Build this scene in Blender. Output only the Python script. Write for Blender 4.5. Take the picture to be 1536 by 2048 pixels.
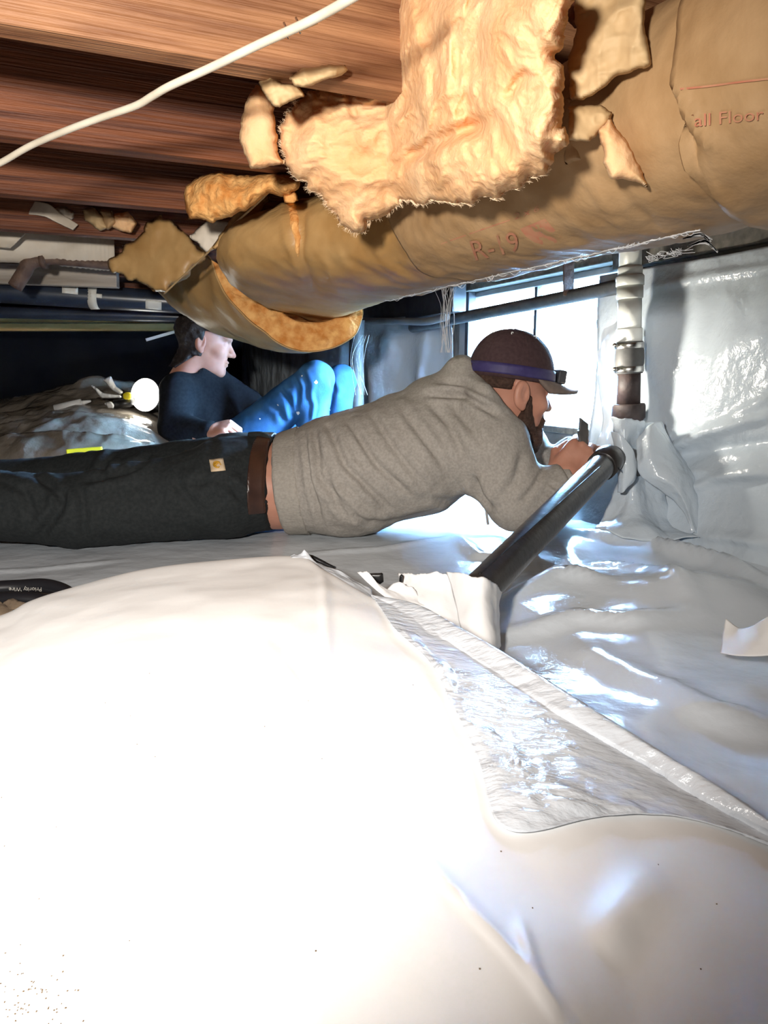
import bpy, bmesh, math, random
import numpy as np
from mathutils import Vector, Matrix
from mathutils.bvhtree import BVHTree

random.seed(7); np.random.seed(7)
for o in list(bpy.data.objects): bpy.data.objects.remove(o)
scene = bpy.context.scene
COL = scene.collection

# ------------------------------------------------------------------ camera, sky, light, exposure
F_PX, W_PX, H_PX = 1450.0, 1536.0, 2048.0
CAM_Z = 0.41; PITCH = math.radians(10.7)
cam_d = bpy.data.cameras.new('camera'); cam = bpy.data.objects.new('camera', cam_d); COL.objects.link(cam)
cam_d.sensor_fit = 'VERTICAL'; cam_d.sensor_height = 36.0; cam_d.lens = F_PX/H_PX*36.0
cam_d.clip_start = 0.02; cam_d.clip_end = 200
cam.location = (0, 0, CAM_Z); cam.rotation_euler = (math.pi/2-PITCH, 0, 0)
scene.camera = cam

world = bpy.data.worlds.new('sky'); scene.world = world; world.use_nodes = True
bg = world.node_tree.nodes['Background']
bg.inputs['Color'].default_value = (0.34, 0.63, 1.0, 1); bg.inputs['Strength'].default_value = 240.0

scene.view_settings.view_transform = 'Standard'; scene.view_settings.look = 'None'
scene.view_settings.exposure = 0.18; scene.view_settings.gamma = 1.0
scene.view_settings.use_curve_mapping = False
scene.cycles.use_denoising = True
scene.cycles.max_bounces = 10; scene.cycles.diffuse_bounces = 6
scene.cycles.sample_clamp_indirect = 6.0

# the photographer's own head torch, just above the phone
def lamp(name, loc, target, watts, color, radius, spot=None, blend=0.6):
    d = bpy.data.lights.new(name, 'SPOT' if spot else 'POINT')
    d.energy = watts; d.color = color; d.shadow_soft_size = radius
    if spot: d.spot_size = math.radians(spot); d.spot_blend = blend
    o = bpy.data.objects.new(name, d); COL.objects.link(o); o.location = loc
    dirv = Vector(target)-Vector(loc); o.rotation_euler = dirv.to_track_quat('-Z', 'Y').to_euler()
    return o
lamp('photographer_head_torch', (-0.24, -0.10, 0.58), (-0.40, 1.0, 0.40), 108, (1.0, 0.945, 0.88), 0.04, 119, 1.0)

# ------------------------------------------------------------------ house axes: U along the joists, V along the window wall
AX = math.radians(24)
U = np.array([math.cos(AX), math.sin(AX), 0]); V = np.array([-math.sin(AX), math.cos(AX), 0]); Z = np.array([0, 0, 1.])
def uvz(u, v, z): return U*u+V*v+Z*z
CP, SP = math.cos(PITCH), math.sin(PITCH)
def ray(px, py):
    a = (px-W_PX/2)/F_PX; b = (H_PX/2-py)/F_PX
    return np.array([a, CP+b*SP, -SP+b*CP])
def P(px, py, Y):
    d = ray(px, py); t = Y/d[1]
    return np.array([0, 0, CAM_Z])+d*t
def Pz(px, py, z):
    d = ray(px, py); t = (z-CAM_Z)/d[2]
    return np.array([0, 0, CAM_Z])+d*t
def Pu(px, py, u):
    d = ray(px, py); t = u/float(d@U)
    return np.array([0, 0, CAM_Z])+d*t
def Pv(px, py, v):
    d = ray(px, py); t = v/float(d@V)
    return np.array([0, 0, CAM_Z])+d*t
def pix(p):
    p = np.asarray(p, float)-np.array([0, 0, CAM_Z])
    dep = p[..., 1]*CP-p[..., 2]*SP; up = p[..., 1]*SP+p[..., 2]*CP
    return W_PX/2+F_PX*p[..., 0]/dep, H_PX/2-F_PX*up/dep

# ------------------------------------------------------------------ noise
def _hash(ix, iy, iz, s):
    h = (ix*374761393+iy*668265263+iz*2147483647+s*1274126177) & 0xFFFFFFFF
    h = ((h ^ (h >> 13))*1274126177) & 0xFFFFFFFF
    return ((h ^ (h >> 16)) & 0xFFFF)/32767.5-1.0
def vnoise(p, scale=1.0, seed=0):
    p = np.asarray(p, float)*scale; i = np.floor(p).astype(np.int64); f = p-i; f = f*f*f*(f*(f*6-15)+10)
    r = 0
    for dx in (0, 1):
        wx = f[..., 0] if dx else 1-f[..., 0]
        for dy in (0, 1):
            wy = f[..., 1] if dy else 1-f[..., 1]
            for dz in (0, 1):
                wz = f[..., 2] if dz else 1-f[..., 2]
                r = r+wx*wy*wz*_hash(i[..., 0]+dx, i[..., 1]+dy, i[..., 2]+dz, seed)
    return r
def fbm(p, scale=1.0, octv=4, seed=0, gain=0.5):
    p = np.asarray(p, float); r = 0; a = 1.0
    for k in range(octv):
        r = r+a*vnoise(p, scale*2**k, seed+k*17); a *= gain
    return r
def ridged(p, scale=1.0, octv=3, seed=0):
    p = np.asarray(p, float); r = 0; a = 1.0
    for k in range(octv):
        r = r+a*(1-np.abs(vnoise(p, scale*2**k, seed+k*13))*2); a *= 0.5
    return r

# ------------------------------------------------------------------ materials
MATS = {}
def newmat(name):
    m = bpy.data.materials.new(name); m.use_nodes = True; MATS[name] = m
    nt = m.node_tree; return m, nt, nt.nodes['Principled BSDF'], nt.links
def mat(name, col, rough=0.6, metal=0.0, col2=None, nscale=8.0, stretch=(1, 1, 1), bump=0.0, bscale=40.0, bstretch=None,
        spec=0.5, sss=0.0, sss_rad=(0.03, 0.02, 0.01), emit=None, estr=0.0, coat=0.0, detail=5.0, ramp=(0.35, 0.65), bdist=0.01, trans=0.0, wave=None, thin=0.0):
    m, nt, b, L = newmat(name)
    b.inputs['Base Color'].default_value = (*col, 1); b.inputs['Roughness'].default_value = rough
    b.inputs['Metallic'].default_value = metal; b.inputs['Specular IOR Level'].default_value = spec
    b.inputs['Coat Weight'].default_value = coat
    if sss > 0:
        b.inputs['Subsurface Weight'].default_value = sss; b.inputs['Subsurface Radius'].default_value = sss_rad
        b.inputs['Subsurface Scale'].default_value = 1.0
    if emit: b.inputs['Emission Color'].default_value = (*emit, 1); b.inputs['Emission Strength'].default_value = estr
    if trans: b.inputs['Transmission Weight'].default_value = trans
    tc = nt.nodes.new('ShaderNodeTexCoord')
    def coords(st):
        mp = nt.nodes.new('ShaderNodeMapping'); mp.inputs['Scale'].default_value = st
        L.new(tc.outputs['Object'], mp.inputs['Vector']); return mp.outputs['Vector']
    if col2:
        n = nt.nodes.new('ShaderNodeTexNoise'); n.inputs['Scale'].default_value = nscale; n.inputs['Detail'].default_value = detail
        L.new(coords(stretch), n.inputs['Vector'])
        r = nt.nodes.new('ShaderNodeValToRGB'); r.color_ramp.elements[0].position = ramp[0]; r.color_ramp.elements[1].position = ramp[1]
        r.color_ramp.elements[0].color = (*col, 1); r.color_ramp.elements[1].color = (*col2, 1)
        L.new(n.outputs['Fac'], r.inputs['Fac']); L.new(r.outputs['Color'], b.inputs['Base Color'])
    if bump > 0:
        n2 = nt.nodes.new('ShaderNodeTexNoise'); n2.inputs['Scale'].default_value = bscale; n2.inputs['Detail'].default_value = 6
        L.new(coords(bstretch or stretch), n2.inputs['Vector'])
        bp = nt.nodes.new('ShaderNodeBump'); bp.inputs['Strength'].default_value = bump; bp.inputs['Distance'].default_value = bdist
        L.new(n2.outputs['Fac'], bp.inputs['Height']); L.new(bp.outputs['Normal'], b.inputs['Normal'])
    if thin > 0:   # thin sheet: some light comes through
        tr = nt.nodes.new('ShaderNodeBsdfTranslucent'); tr.inputs['Color'].default_value = (*col, 1)
        mx = nt.nodes.new('ShaderNodeMixShader'); mx.inputs['Fac'].default_value = thin
        L.new(b.outputs['BSDF'], mx.inputs[1]); L.new(tr.outputs['BSDF'], mx.inputs[2])
        L.new(mx.outputs['Shader'], nt.nodes['Material Output'].inputs['Surface'])
    return m

mat('plastic', (0.80, 0.80, 0.80), 0.30, bump=0.35, bscale=9, bdist=0.02, spec=0.5, thin=0.0)
mat('plastic_gloss', (0.69, 0.745, 0.80), 0.17, bump=0.3, bscale=9, bdist=0.02, spec=0.6, bstretch=(1, 1, 1))  # blue window light mixed into the white sheeting's base colour
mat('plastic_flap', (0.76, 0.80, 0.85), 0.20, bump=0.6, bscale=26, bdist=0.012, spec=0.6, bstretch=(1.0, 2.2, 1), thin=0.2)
mat('plastic_wall', (0.68, 0.76, 0.83), 0.20, bump=0.7, bscale=13, bdist=0.02, spec=0.6, thin=0.1)  # white liner plastic, with the blue of the daylight put into its colour
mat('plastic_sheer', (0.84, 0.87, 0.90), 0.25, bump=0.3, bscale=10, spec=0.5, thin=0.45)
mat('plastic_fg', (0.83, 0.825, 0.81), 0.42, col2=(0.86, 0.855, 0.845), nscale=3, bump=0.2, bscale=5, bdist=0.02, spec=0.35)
mat('plastic_black', (0.010, 0.010, 0.011), 0.35, bump=0.2, bscale=30)
mat('plastic_old', (0.15, 0.125, 0.095), 0.25, col2=(0.33, 0.29, 0.24), nscale=3, bump=0.6, bscale=9, bdist=0.03, spec=0.7)
mat('earth', (0.10, 0.07, 0.045), 0.95, col2=(0.19, 0.14, 0.09), nscale=14, bump=0.8, bscale=30)
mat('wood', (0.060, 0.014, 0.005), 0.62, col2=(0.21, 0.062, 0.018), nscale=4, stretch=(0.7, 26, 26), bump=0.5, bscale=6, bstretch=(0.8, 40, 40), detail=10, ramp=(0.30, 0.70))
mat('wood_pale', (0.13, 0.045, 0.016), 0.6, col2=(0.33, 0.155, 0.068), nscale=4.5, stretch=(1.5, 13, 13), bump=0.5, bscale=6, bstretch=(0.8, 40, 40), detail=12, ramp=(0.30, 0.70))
mat('wood_dark', (0.035, 0.022, 0.016), 0.75, col2=(0.085, 0.05, 0.03), nscale=5, stretch=(0.5, 8, 8), bump=0.3, bscale=8)
mat('wood_grey', (0.30, 0.25, 0.20), 0.7, col2=(0.52, 0.46, 0.39), nscale=5, stretch=(0.6, 8, 8), bump=0.3, bscale=8)
mat('wood_gold', (0.72, 0.44, 0.15), 0.3, col2=(0.85, 0.58, 0.24), nscale=4, stretch=(0.4, 8, 8))  # raised golden colour stands in for light falling on the far timber
mat('subfloor', (0.10, 0.035, 0.015), 0.8, col2=(0.18, 0.07, 0.03), nscale=5, stretch=(8, 0.5, 8))
mat('kraft', (0.30, 0.175, 0.075), 0.55, col2=(0.41, 0.26, 0.13), nscale=16, bump=0.5, bscale=26, bdist=0.006, spec=0.35, detail=9, ramp=(0.3, 0.7))
mat('kraft_amber', (0.36, 0.195, 0.065), 0.42, col2=(0.48, 0.295, 0.12), nscale=9, bump=0.35, bscale=18, bdist=0.006, spec=0.4, detail=9)
mat('kraft_light', (0.40, 0.255, 0.115), 0.65, col2=(0.53, 0.37, 0.195), nscale=8, bump=0.35, bscale=25, bdist=0.006, spec=0.3, detail=9)
mat('paper_pale', (0.55, 0.46, 0.35), 0.7, col2=(0.70, 0.62, 0.51), nscale=8, bump=0.3, bscale=20, bdist=0.006)
mat('print_red', (0.43, 0.155, 0.085), 0.7, col2=(0.44, 0.22, 0.12), nscale=60)
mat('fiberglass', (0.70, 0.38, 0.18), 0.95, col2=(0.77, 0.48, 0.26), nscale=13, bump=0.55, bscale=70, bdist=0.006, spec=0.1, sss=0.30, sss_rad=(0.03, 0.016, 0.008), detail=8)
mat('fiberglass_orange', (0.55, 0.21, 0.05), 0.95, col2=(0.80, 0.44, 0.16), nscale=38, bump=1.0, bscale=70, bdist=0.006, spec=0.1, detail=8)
mat('fibre', (0.95, 0.74, 0.50), 0.9, spec=0.1)
mat('cable_sheath', (0.50, 0.44, 0.34), 0.45, col2=(0.62, 0.56, 0.45), nscale=20)
mat('metal_bright', (0.75, 0.72, 0.66), 0.25, metal=1.0)
mat('abs_black', (0.018, 0.016, 0.016), 0.28, col2=(0.032, 0.027, 0.024), nscale=20, bump=0.1, bscale=60, spec=0.6)
mat('cast_iron', (0.022, 0.015, 0.015), 0.6, col2=(0.045, 0.028, 0.026), nscale=40, bump=0.4, bscale=90, bdist=0.004)
mat('pvc', (0.72, 0.74, 0.70), 0.35, col2=(0.80, 0.82, 0.78), nscale=20, bump=0.1, bscale=40)
mat('rubber', (0.06, 0.06, 0.06), 0.6, col2=(0.09, 0.09, 0.088), nscale=40)
mat('steel_band', (0.62, 0.61, 0.58), 0.25, metal=1.0)
mat('concrete', (0.16, 0.15, 0.145), 0.9, col2=(0.27, 0.26, 0.25), nscale=9, bump=0.5, bscale=30)
mat('sill_wood', (0.14, 0.13, 0.115), 0.8, col2=(0.25, 0.235, 0.20), nscale=6, stretch=(0.5, 8, 8), bump=0.3, bscale=10)
mat('frame_metal', (0.34, 0.34, 0.35), 0.4, col2=(0.45, 0.45, 0.45), nscale=10)
mat('frame_dark', (0.03, 0.03, 0.035), 0.5, col2=(0.06, 0.06, 0.07), nscale=20)
mat('pipe_blueblack', (0.018, 0.024, 0.038), 0.3, col2=(0.03, 0.038, 0.055), nscale=12, spec=0.6)
mat('pipe_rust', (0.07, 0.04, 0.03), 0.7, col2=(0.14, 0.085, 0.06), nscale=30, bump=0.4, bscale=60)
mat('sticker', (0.80, 0.78, 0.70), 0.5)
mat('hoodie', (0.30, 0.275, 0.245), 0.95, col2=(0.375, 0.345, 0.31), nscale=170, bump=0.3, bscale=260, bdist=0.002, spec=0.1, detail=3)
mat('hoodie_rib', (0.31, 0.285, 0.25), 0.95, col2=(0.37, 0.34, 0.30), nscale=160, bump=0.5, bscale=60, bstretch=(0.4, 6, 6), bdist=0.003, spec=0.1)
mat('trousers', (0.014, 0.017, 0.018), 0.85, col2=(0.022, 0.025, 0.026), nscale=120, bump=0.25, bscale=200, bdist=0.002, spec=0.25)
mat('belt', (0.032, 0.013, 0.009), 0.35, col2=(0.055, 0.022, 0.013), nscale=25, spec=0.6)
mat('skin', (0.47, 0.215, 0.145), 0.5, col2=(0.53, 0.26, 0.18), nscale=25, sss=0.15, sss_rad=(0.012, 0.005, 0.003), bump=0.1, bscale=120, bdist=0.002)
mat('skin_waist', (0.48, 0.235, 0.13), 0.55, col2=(0.52, 0.27, 0.16), nscale=25)
mat('beard', (0.040, 0.022, 0.016), 0.8, col2=(0.075, 0.042, 0.03), nscale=150, bump=0.8, bscale=220, bdist=0.004, spec=0.2)
mat('hair', (0.012, 0.009, 0.008), 0.6, col2=(0.03, 0.02, 0.017), nscale=120, bump=0.6, bscale=150, bdist=0.004)
mat('cap', (0.050, 0.028, 0.030), 0.85, col2=(0.066, 0.038, 0.040), nscale=120, bump=0.2, bscale=220, bdist=0.002, spec=0.2)
mat('cap_brim', (0.15, 0.11, 0.09), 0.8, col2=(0.18, 0.135, 0.11), nscale=100)
mat('strap_blue', (0.030, 0.022, 0.10), 0.6, col2=(0.045, 0.034, 0.13), nscale=60)
mat('lamp_body', (0.05, 0.05, 0.055), 0.4)
mat('lamp_lens', (1, 1, 1), 0.2, emit=(1.0, 0.93, 0.80), estr=480)
mat('work_lens', (1, 1, 1), 0.2, emit=(1.0, 0.98, 0.92), estr=14)
mat('knife_dark', (0.05, 0.05, 0.05), 0.4, col2=(0.08, 0.075, 0.07), nscale=40)
mat('knife_handle', (0.55, 0.62, 0.72), 0.35)
mat('sweater', (0.008, 0.009, 0.011), 0.95, col2=(0.013, 0.014, 0.017), nscale=90, spec=0.1)
mat('jeans', (0.022, 0.085, 0.21), 0.85, col2=(0.06, 0.17, 0.36), nscale=9, bump=0.3, bscale=200, bdist=0.002, spec=0.15, detail=7)
mat('paint_fleck', (0.82, 0.84, 0.86), 0.6)
mat('patch_tan', (0.62, 0.47, 0.30), 0.7, col2=(0.68, 0.53, 0.36), nscale=60)
mat('patch_gold', (0.52, 0.27, 0.02), 0.6)
mat('yellow', (0.85, 0.70, 0.02), 0.45)
mat('white_scrap', (0.80, 0.80, 0.78), 0.4)
mat('cobweb', (0.80, 0.80, 0.80), 0.8, thin=0.4)
mat('cable_black', (0.010, 0.010, 0.012), 0.3, spec=0.6)
mat('print_white', (0.40, 0.38, 0.34), 0.6)
mat('void', (0.006, 0.006, 0.007), 0.95, col2=(0.012, 0.011, 0.010), nscale=4, spec=0.05)  # near-black colour paints in the darkness at the far end
mat('gravel', (0.40, 0.40, 0.38), 0.9, col2=(0.55, 0.54, 0.51), nscale=20, bump=0.4)
def glass_mat():
    m, nt, b, L = newmat('pane')
    t = nt.nodes.new('ShaderNodeBsdfTransparent'); t.inputs['Color'].default_value = (0.96, 0.98, 1, 1)
    g = nt.nodes.new('ShaderNodeBsdfGlossy'); g.inputs['Roughness'].default_value = 0.05
    n = nt.nodes.new('ShaderNodeTexNoise'); n.inputs['Scale'].default_value = 8
    r = nt.nodes.new('ShaderNodeMapRange'); r.inputs['To Min'].default_value = 0.03; r.inputs['To Max'].default_value = 0.08
    L.new(n.outputs['Fac'], r.inputs['Value'])
    mx = nt.nodes.new('ShaderNodeMixShader'); L.new(r.outputs['Result'], mx.inputs['Fac'])
    L.new(t.outputs[0], mx.inputs[1]); L.new(g.outputs[0], mx.inputs[2]); L.new(mx.outputs[0], nt.nodes['Material Output'].inputs['Surface'])
glass_mat()

# ------------------------------------------------------------------ object helpers
def tag(o, label=None, cat=None, group=None, kind=None):
    if label: o['label'] = label
    if cat: o['category'] = cat
    if group: o['group'] = group
    if kind: o['kind'] = kind
    return o
def mk(name, verts, faces, m, parent=None, label=None, cat=None, group=None, kind=None, smooth=True):
    me = bpy.data.meshes.new(name)
    verts = np.asarray(verts, float)
    loc = np.zeros(3)
    if parent is None or kind == 'structure':
        loc = verts.mean(0) if parent is None and kind != 'structure' else loc
    if parent is not None: loc = np.array(parent.get('_o', (0, 0, 0)))
    me.from_pydata([tuple(v) for v in (verts-loc)], [], [tuple(int(i) for i in f) for f in faces])
    me.validate(); me.update()
    if smooth: me.polygons.foreach_set('use_smooth', [True]*len(me.polygons))
    ms = m if isinstance(m, (list, tuple)) else [m]
    for q in ms: me.materials.append(MATS[q])
    o = bpy.data.objects.new(name, me); COL.objects.link(o)
    if parent is not None: o.parent = parent; o['_o'] = tuple(loc)
    else: o.location = loc; o['_o'] = tuple(loc)
    return tag(o, label, cat, group, kind)
def empty(name, loc, label, cat, group=None):
    o = bpy.data.objects.new(name, None); COL.objects.link(o); o.location = tuple(loc); o['_o'] = tuple(float(x) for x in loc)
    o.empty_display_size = 0.05
    return tag(o, label, cat, group)
def solid(o, th, offset=0.0):
    md = o.modifiers.new('thickness', 'SOLIDIFY'); md.thickness = th; md.offset = offset; return o
def bevel(o, w=0.003, seg=2):
    md = o.modifiers.new('bevel', 'BEVEL'); md.width = w; md.segments = seg; md.limit_method = 'ANGLE'; return o
def join(*parts):
    vs = []; fs = []; n = 0
    for v, f in parts:
        vs.append(np.asarray(v, float)); fs += [tuple(int(i)+n for i in q) for q in f]; n += len(v)
    return np.concatenate(vs), fs
def box_geo(c, ex, ey, ez, ax=None):
    ax = ax if ax is not None else np.eye(3)
    c = np.asarray(c, float); vs = []
    for sx in (-1, 1):
        for sy in (-1, 1):
            for sz in (-1, 1): vs.append(c+ax[0]*ex*sx/2+ax[1]*ey*sy/2+ax[2]*ez*sz/2)
    fs = [(0, 1, 3, 2), (4, 6, 7, 5), (0, 4, 5, 1), (2, 3, 7, 6), (0, 2, 6, 4), (1, 5, 7, 3)]
    return np.array(vs), fs
def beam_geo(a, b, w, h, up=Z):      # square bar from a to b: w sideways, h along up
    a = np.asarray(a, float); b = np.asarray(b, float); d = b-a; L = np.linalg.norm(d); d = d/L
    s = np.cross(up, d); s /= np.linalg.norm(s); t = np.cross(d, s)
    return box_geo((a+b)/2, L, w, h, np.array([d, s, t]))
def crom(pts, n):                   # catmull-rom through rows of points
    pts = np.asarray(pts, float); k = len(pts)
    if k == 2: t = np.linspace(0, 1, n).reshape((-1,)+(1,)*(pts.ndim-1)); return pts[0]*(1-t)+pts[1]*t
    ext = np.concatenate([[2*pts[0]-pts[1]], pts, [2*pts[-1]-pts[-2]]])
    t = np.linspace(0, k-1, n); i = np.minimum(t.astype(int), k-2); f = (t-i).reshape((-1,)+(1,)*(pts.ndim-1))
    p0, p1, p2, p3 = ext[i], ext[i+1], ext[i+2], ext[i+3]
    return 0.5*(2*p1+(p2-p0)*f+(2*p0-5*p1+4*p2-p3)*f*f+(3*p1-p0-3*p2+p3)*f**3)
def tube_geo(path, rad, n=14, cap=True, flat=None):
    path = np.asarray(path, float); m = len(path); rad = np.broadcast_to(np.asarray(rad, float), (m,))
    tg = np.gradient(path, axis=0); tg /= np.linalg.norm(tg, axis=1)[:, None]+1e-12
    up = np.array([0, 0, 1.]) if abs(tg[0][2]) < 0.9 else np.array([1., 0, 0])
    vs = []; s = np.cross(up, tg[0]); s /= np.linalg.norm(s)
    for i in range(m):
        s = s-tg[i]*(s@tg[i]); s /= np.linalg.norm(s); t = np.cross(tg[i], s)
        a = np.arange(n)*2*math.pi/n
        vs.append(path[i]+rad[i]*(np.cos(a)[:, None]*s+np.sin(a)[:, None]*t))
    vs = np.concatenate(vs); fs = []
    for i in range(m-1):
        for j in range(n):
            k = (j+1) % n; fs.append((i*n+j, i*n+k, (i+1)*n+k, (i+1)*n+j))
    if cap: fs.append(tuple(range(n))[::-1]); fs.append(tuple((m-1)*n+j for j in range(n)))
    return vs, fs
def lathe_geo(base, axis, prof, n=28, close=True):   # prof: list of (height, radius)
    axis = np.asarray(axis, float); axis /= np.linalg.norm(axis)
    s = np.cross(axis, [0, 1, 0]); s /= np.linalg.norm(s); t = np.cross(axis, s); vs = []; fs = []
    for h, r in prof:
        for j in range(n):
            a = 2*math.pi*j/n; vs.append(np.asarray(base)+axis*h+r*(math.cos(a)*s+math.sin(a)*t))
    for i in range(len(prof)-1):
        for j in range(n):
            k = (j+1) % n; fs.append((i*n+j, (i+1)*n+j, (i+1)*n+k, i*n+k))
    if close: fs.append(tuple(range(n))); fs.append(tuple((len(prof)-1)*n+j for j in range(n))[::-1])
    return np.array(vs), fs
def grid_faces(nr, nc): return [(i*nc+j, i*nc+j+1, (i+1)*nc+j+1, (i+1)*nc+j) for i in range(nr-1) for j in range(nc-1)]
def patch_grid(ctrl, nr, nc):       # ctrl: rows of 3-d points
    a = np.asarray(ctrl, float); a = crom(a, nr); a = np.swapaxes(crom(np.swapaxes(a, 0, 1), nc), 0, 1)
    return a
def grid_normals(g):
    n = np.cross(np.gradient(g, axis=1), np.gradient(g, axis=0)); return n/(np.linalg.norm(n, axis=2)[..., None]+1e-12)
def vnormals(v, f):
    f4 = np.array([q if len(q) == 4 else (q[0], q[1], q[2], q[2]) for q in f])
    fn = np.cross(v[f4[:, 2]]-v[f4[:, 0]], v[f4[:, 3]]-v[f4[:, 1]]); n = np.zeros_like(v)
    tri = np.linalg.norm(fn, axis=1) < 1e-14
    if tri.any(): fn[tri] = np.cross(v[f4[tri, 1]]-v[f4[tri, 0]], v[f4[tri, 2]]-v[f4[tri, 0]])
    for k in range(4): np.add.at(n, f4[:, k], fn)
    return n/(np.linalg.norm(n, axis=1)[:, None]+1e-12)
def seg_dist(q, poly):              # 2-d distance to a polyline, plus parameter 0..1
    q = np.asarray(q, float); best = np.full(q.shape[:-1], 1e9); par = np.zeros(q.shape[:-1]); n = len(poly)-1
    for i in range(n):
        a = np.array(poly[i], float); b = np.array(poly[i+1], float); d = b-a
        h = np.clip(((q-a)@d)/(d@d+1e-12), 0, 1); dd = np.linalg.norm(q-a-h[..., None]*d, axis=-1)
        m = dd < best; best = np.where(m, dd, best); par = np.where(m, (i+h)/n, par)
    return best, par
def side_dist(q, poly):             # signed distance (which side of the line)
    d, p = seg_dist(q, poly); q = np.asarray(q, float); s = np.ones(q.shape[:-1]); n = len(poly)-1
    best = np.full(q.shape[:-1], 1e9)
    for i in range(n):
        a = np.array(poly[i], float); b = np.array(poly[i+1], float); e = b-a
        h = np.clip(((q-a)@e)/(e@e+1e-12), 0, 1); dd = np.linalg.norm(q-a-h[..., None]*e, axis=-1)
        m = dd < best; best = np.where(m, dd, best)
        s = np.where(m, np.sign(e[0]*(q[..., 1]-a[1])-e[1]*(q[..., 0]-a[0])), s)
    return d*s, p
def in_poly(q, poly):
    x, y = q[..., 0], q[..., 1]; r = np.zeros(x.shape, bool); n = len(poly); j = n-1
    for i in range(n):
        xi, yi = poly[i]; xj, yj = poly[j]
        c = ((yi > y) != (yj > y)) & (x < (xj-xi)*(y-yi)/((yj-yi) or 1e-9)+xi); r ^= c; j = i
    return r
# a lump from an outline: front and back skins that meet at the rim
def pillow_geo(poly, Yfun, bulge, step=5.0, edge=40.0, jitter=4.0, seed=1, dispf=None, back=0.6):
    poly = np.asarray(poly, float); k = len(poly)
    dense = []
    for i in range(k):
        a, b = poly[i], poly[(i+1) % k]; m = max(1, int(np.linalg.norm(b-a)/step))
        for t in range(m): dense.append(a+(b-a)*t/m)
    dense = np.array(dense)
    pj = np.c_[dense/30.0, np.zeros(len(dense))]
    dense = dense+np.c_[fbm(pj, 1.0, 4, seed), fbm(pj, 1.0, 4, seed+50)]*jitter
    mn = dense.min(0)-step; mx = dense.max(0)+step
    xs = np.arange(mn[0], mx[0], step); ys = np.arange(mn[1], mx[1], step)
    gx, gy = np.meshgrid(xs, ys); q = np.stack([gx, gy], -1)
    ins = in_poly(q, dense); cl = np.concatenate([dense, dense[:1]])
    d = np.full(gx.shape, 1e9)
    for i in range(0, len(dense)):
        dd = np.hypot(gx-dense[i, 0], gy-dense[i, 1]); d = np.minimum(d, dd)
    # cells with 4 inside corners; border vertices pulled on to the outline
    ny, nx = gx.shape; cell = ins[:-1, :-1] & ins[1:, :-1] & ins[:-1, 1:] & ins[1:, 1:]
    used = np.zeros(ins.shape, bool)
    for a in (0, 1):
        for b in (0, 1): used[a:ny-1+a, b:nx-1+b] |= cell
    cnt = np.zeros(ins.shape, int)
    for a in (0, 1):
        for b in (0, 1): cnt[a:ny-1+a, b:nx-1+b] += cell
    rim = used & (cnt < 4)
    qq = q.copy()
    for i, j in np.argwhere(rim):
        dd = np.hypot(*(dense-q[i, j]).T); qq[i, j] = dense[dd.argmin()]
    d = np.where(rim, 0, d)
    prof = np.sqrt(np.clip(1-(1-np.clip(d/edge, 0, 1))**2, 0, 1))
    idx = -np.ones(ins.shape, int); idx[used] = np.arange(used.sum())
    pts = qq[used]; pr = prof[used]; Y0 = np.array([Yfun(x, y) for x, y in pts])
    base = np.array([P(x, y, yy) for (x, y), yy in zip(pts, Y0)])
    vd = base-np.array([0, 0, CAM_Z]); vd /= np.linalg.norm(vd, axis=1)[:, None]
    h = bulge*pr
    if dispf is not None: h = h+dispf(base, pts, pr)*np.clip(pr*1.6, 0, 1)
    front = base-vd*h[:, None]; backv = base+vd*(bulge*back*pr)[:, None]
    n = len(base); rimf = rim[used]
    bidx = np.where(rimf, np.arange(n), n+np.arange(n)); vs = np.concatenate([front, backv]); fs = []
    for i, j in np.argwhere(cell):
        a, b, c, e = idx[i, j], idx[i, j+1], idx[i+1, j+1], idx[i+1, j]
        fs.append((a, e, c, b)); fs.append((bidx[a], bidx[b], bidx[c], bidx[e]))
    keep = np.zeros(len(vs), bool)
    for f in fs: keep[list(f)] = True
    remap = np.cumsum(keep)-1
    return vs[keep], [tuple(remap[list(f)]) for f in fs if len(set(f)) == 4], dense
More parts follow.
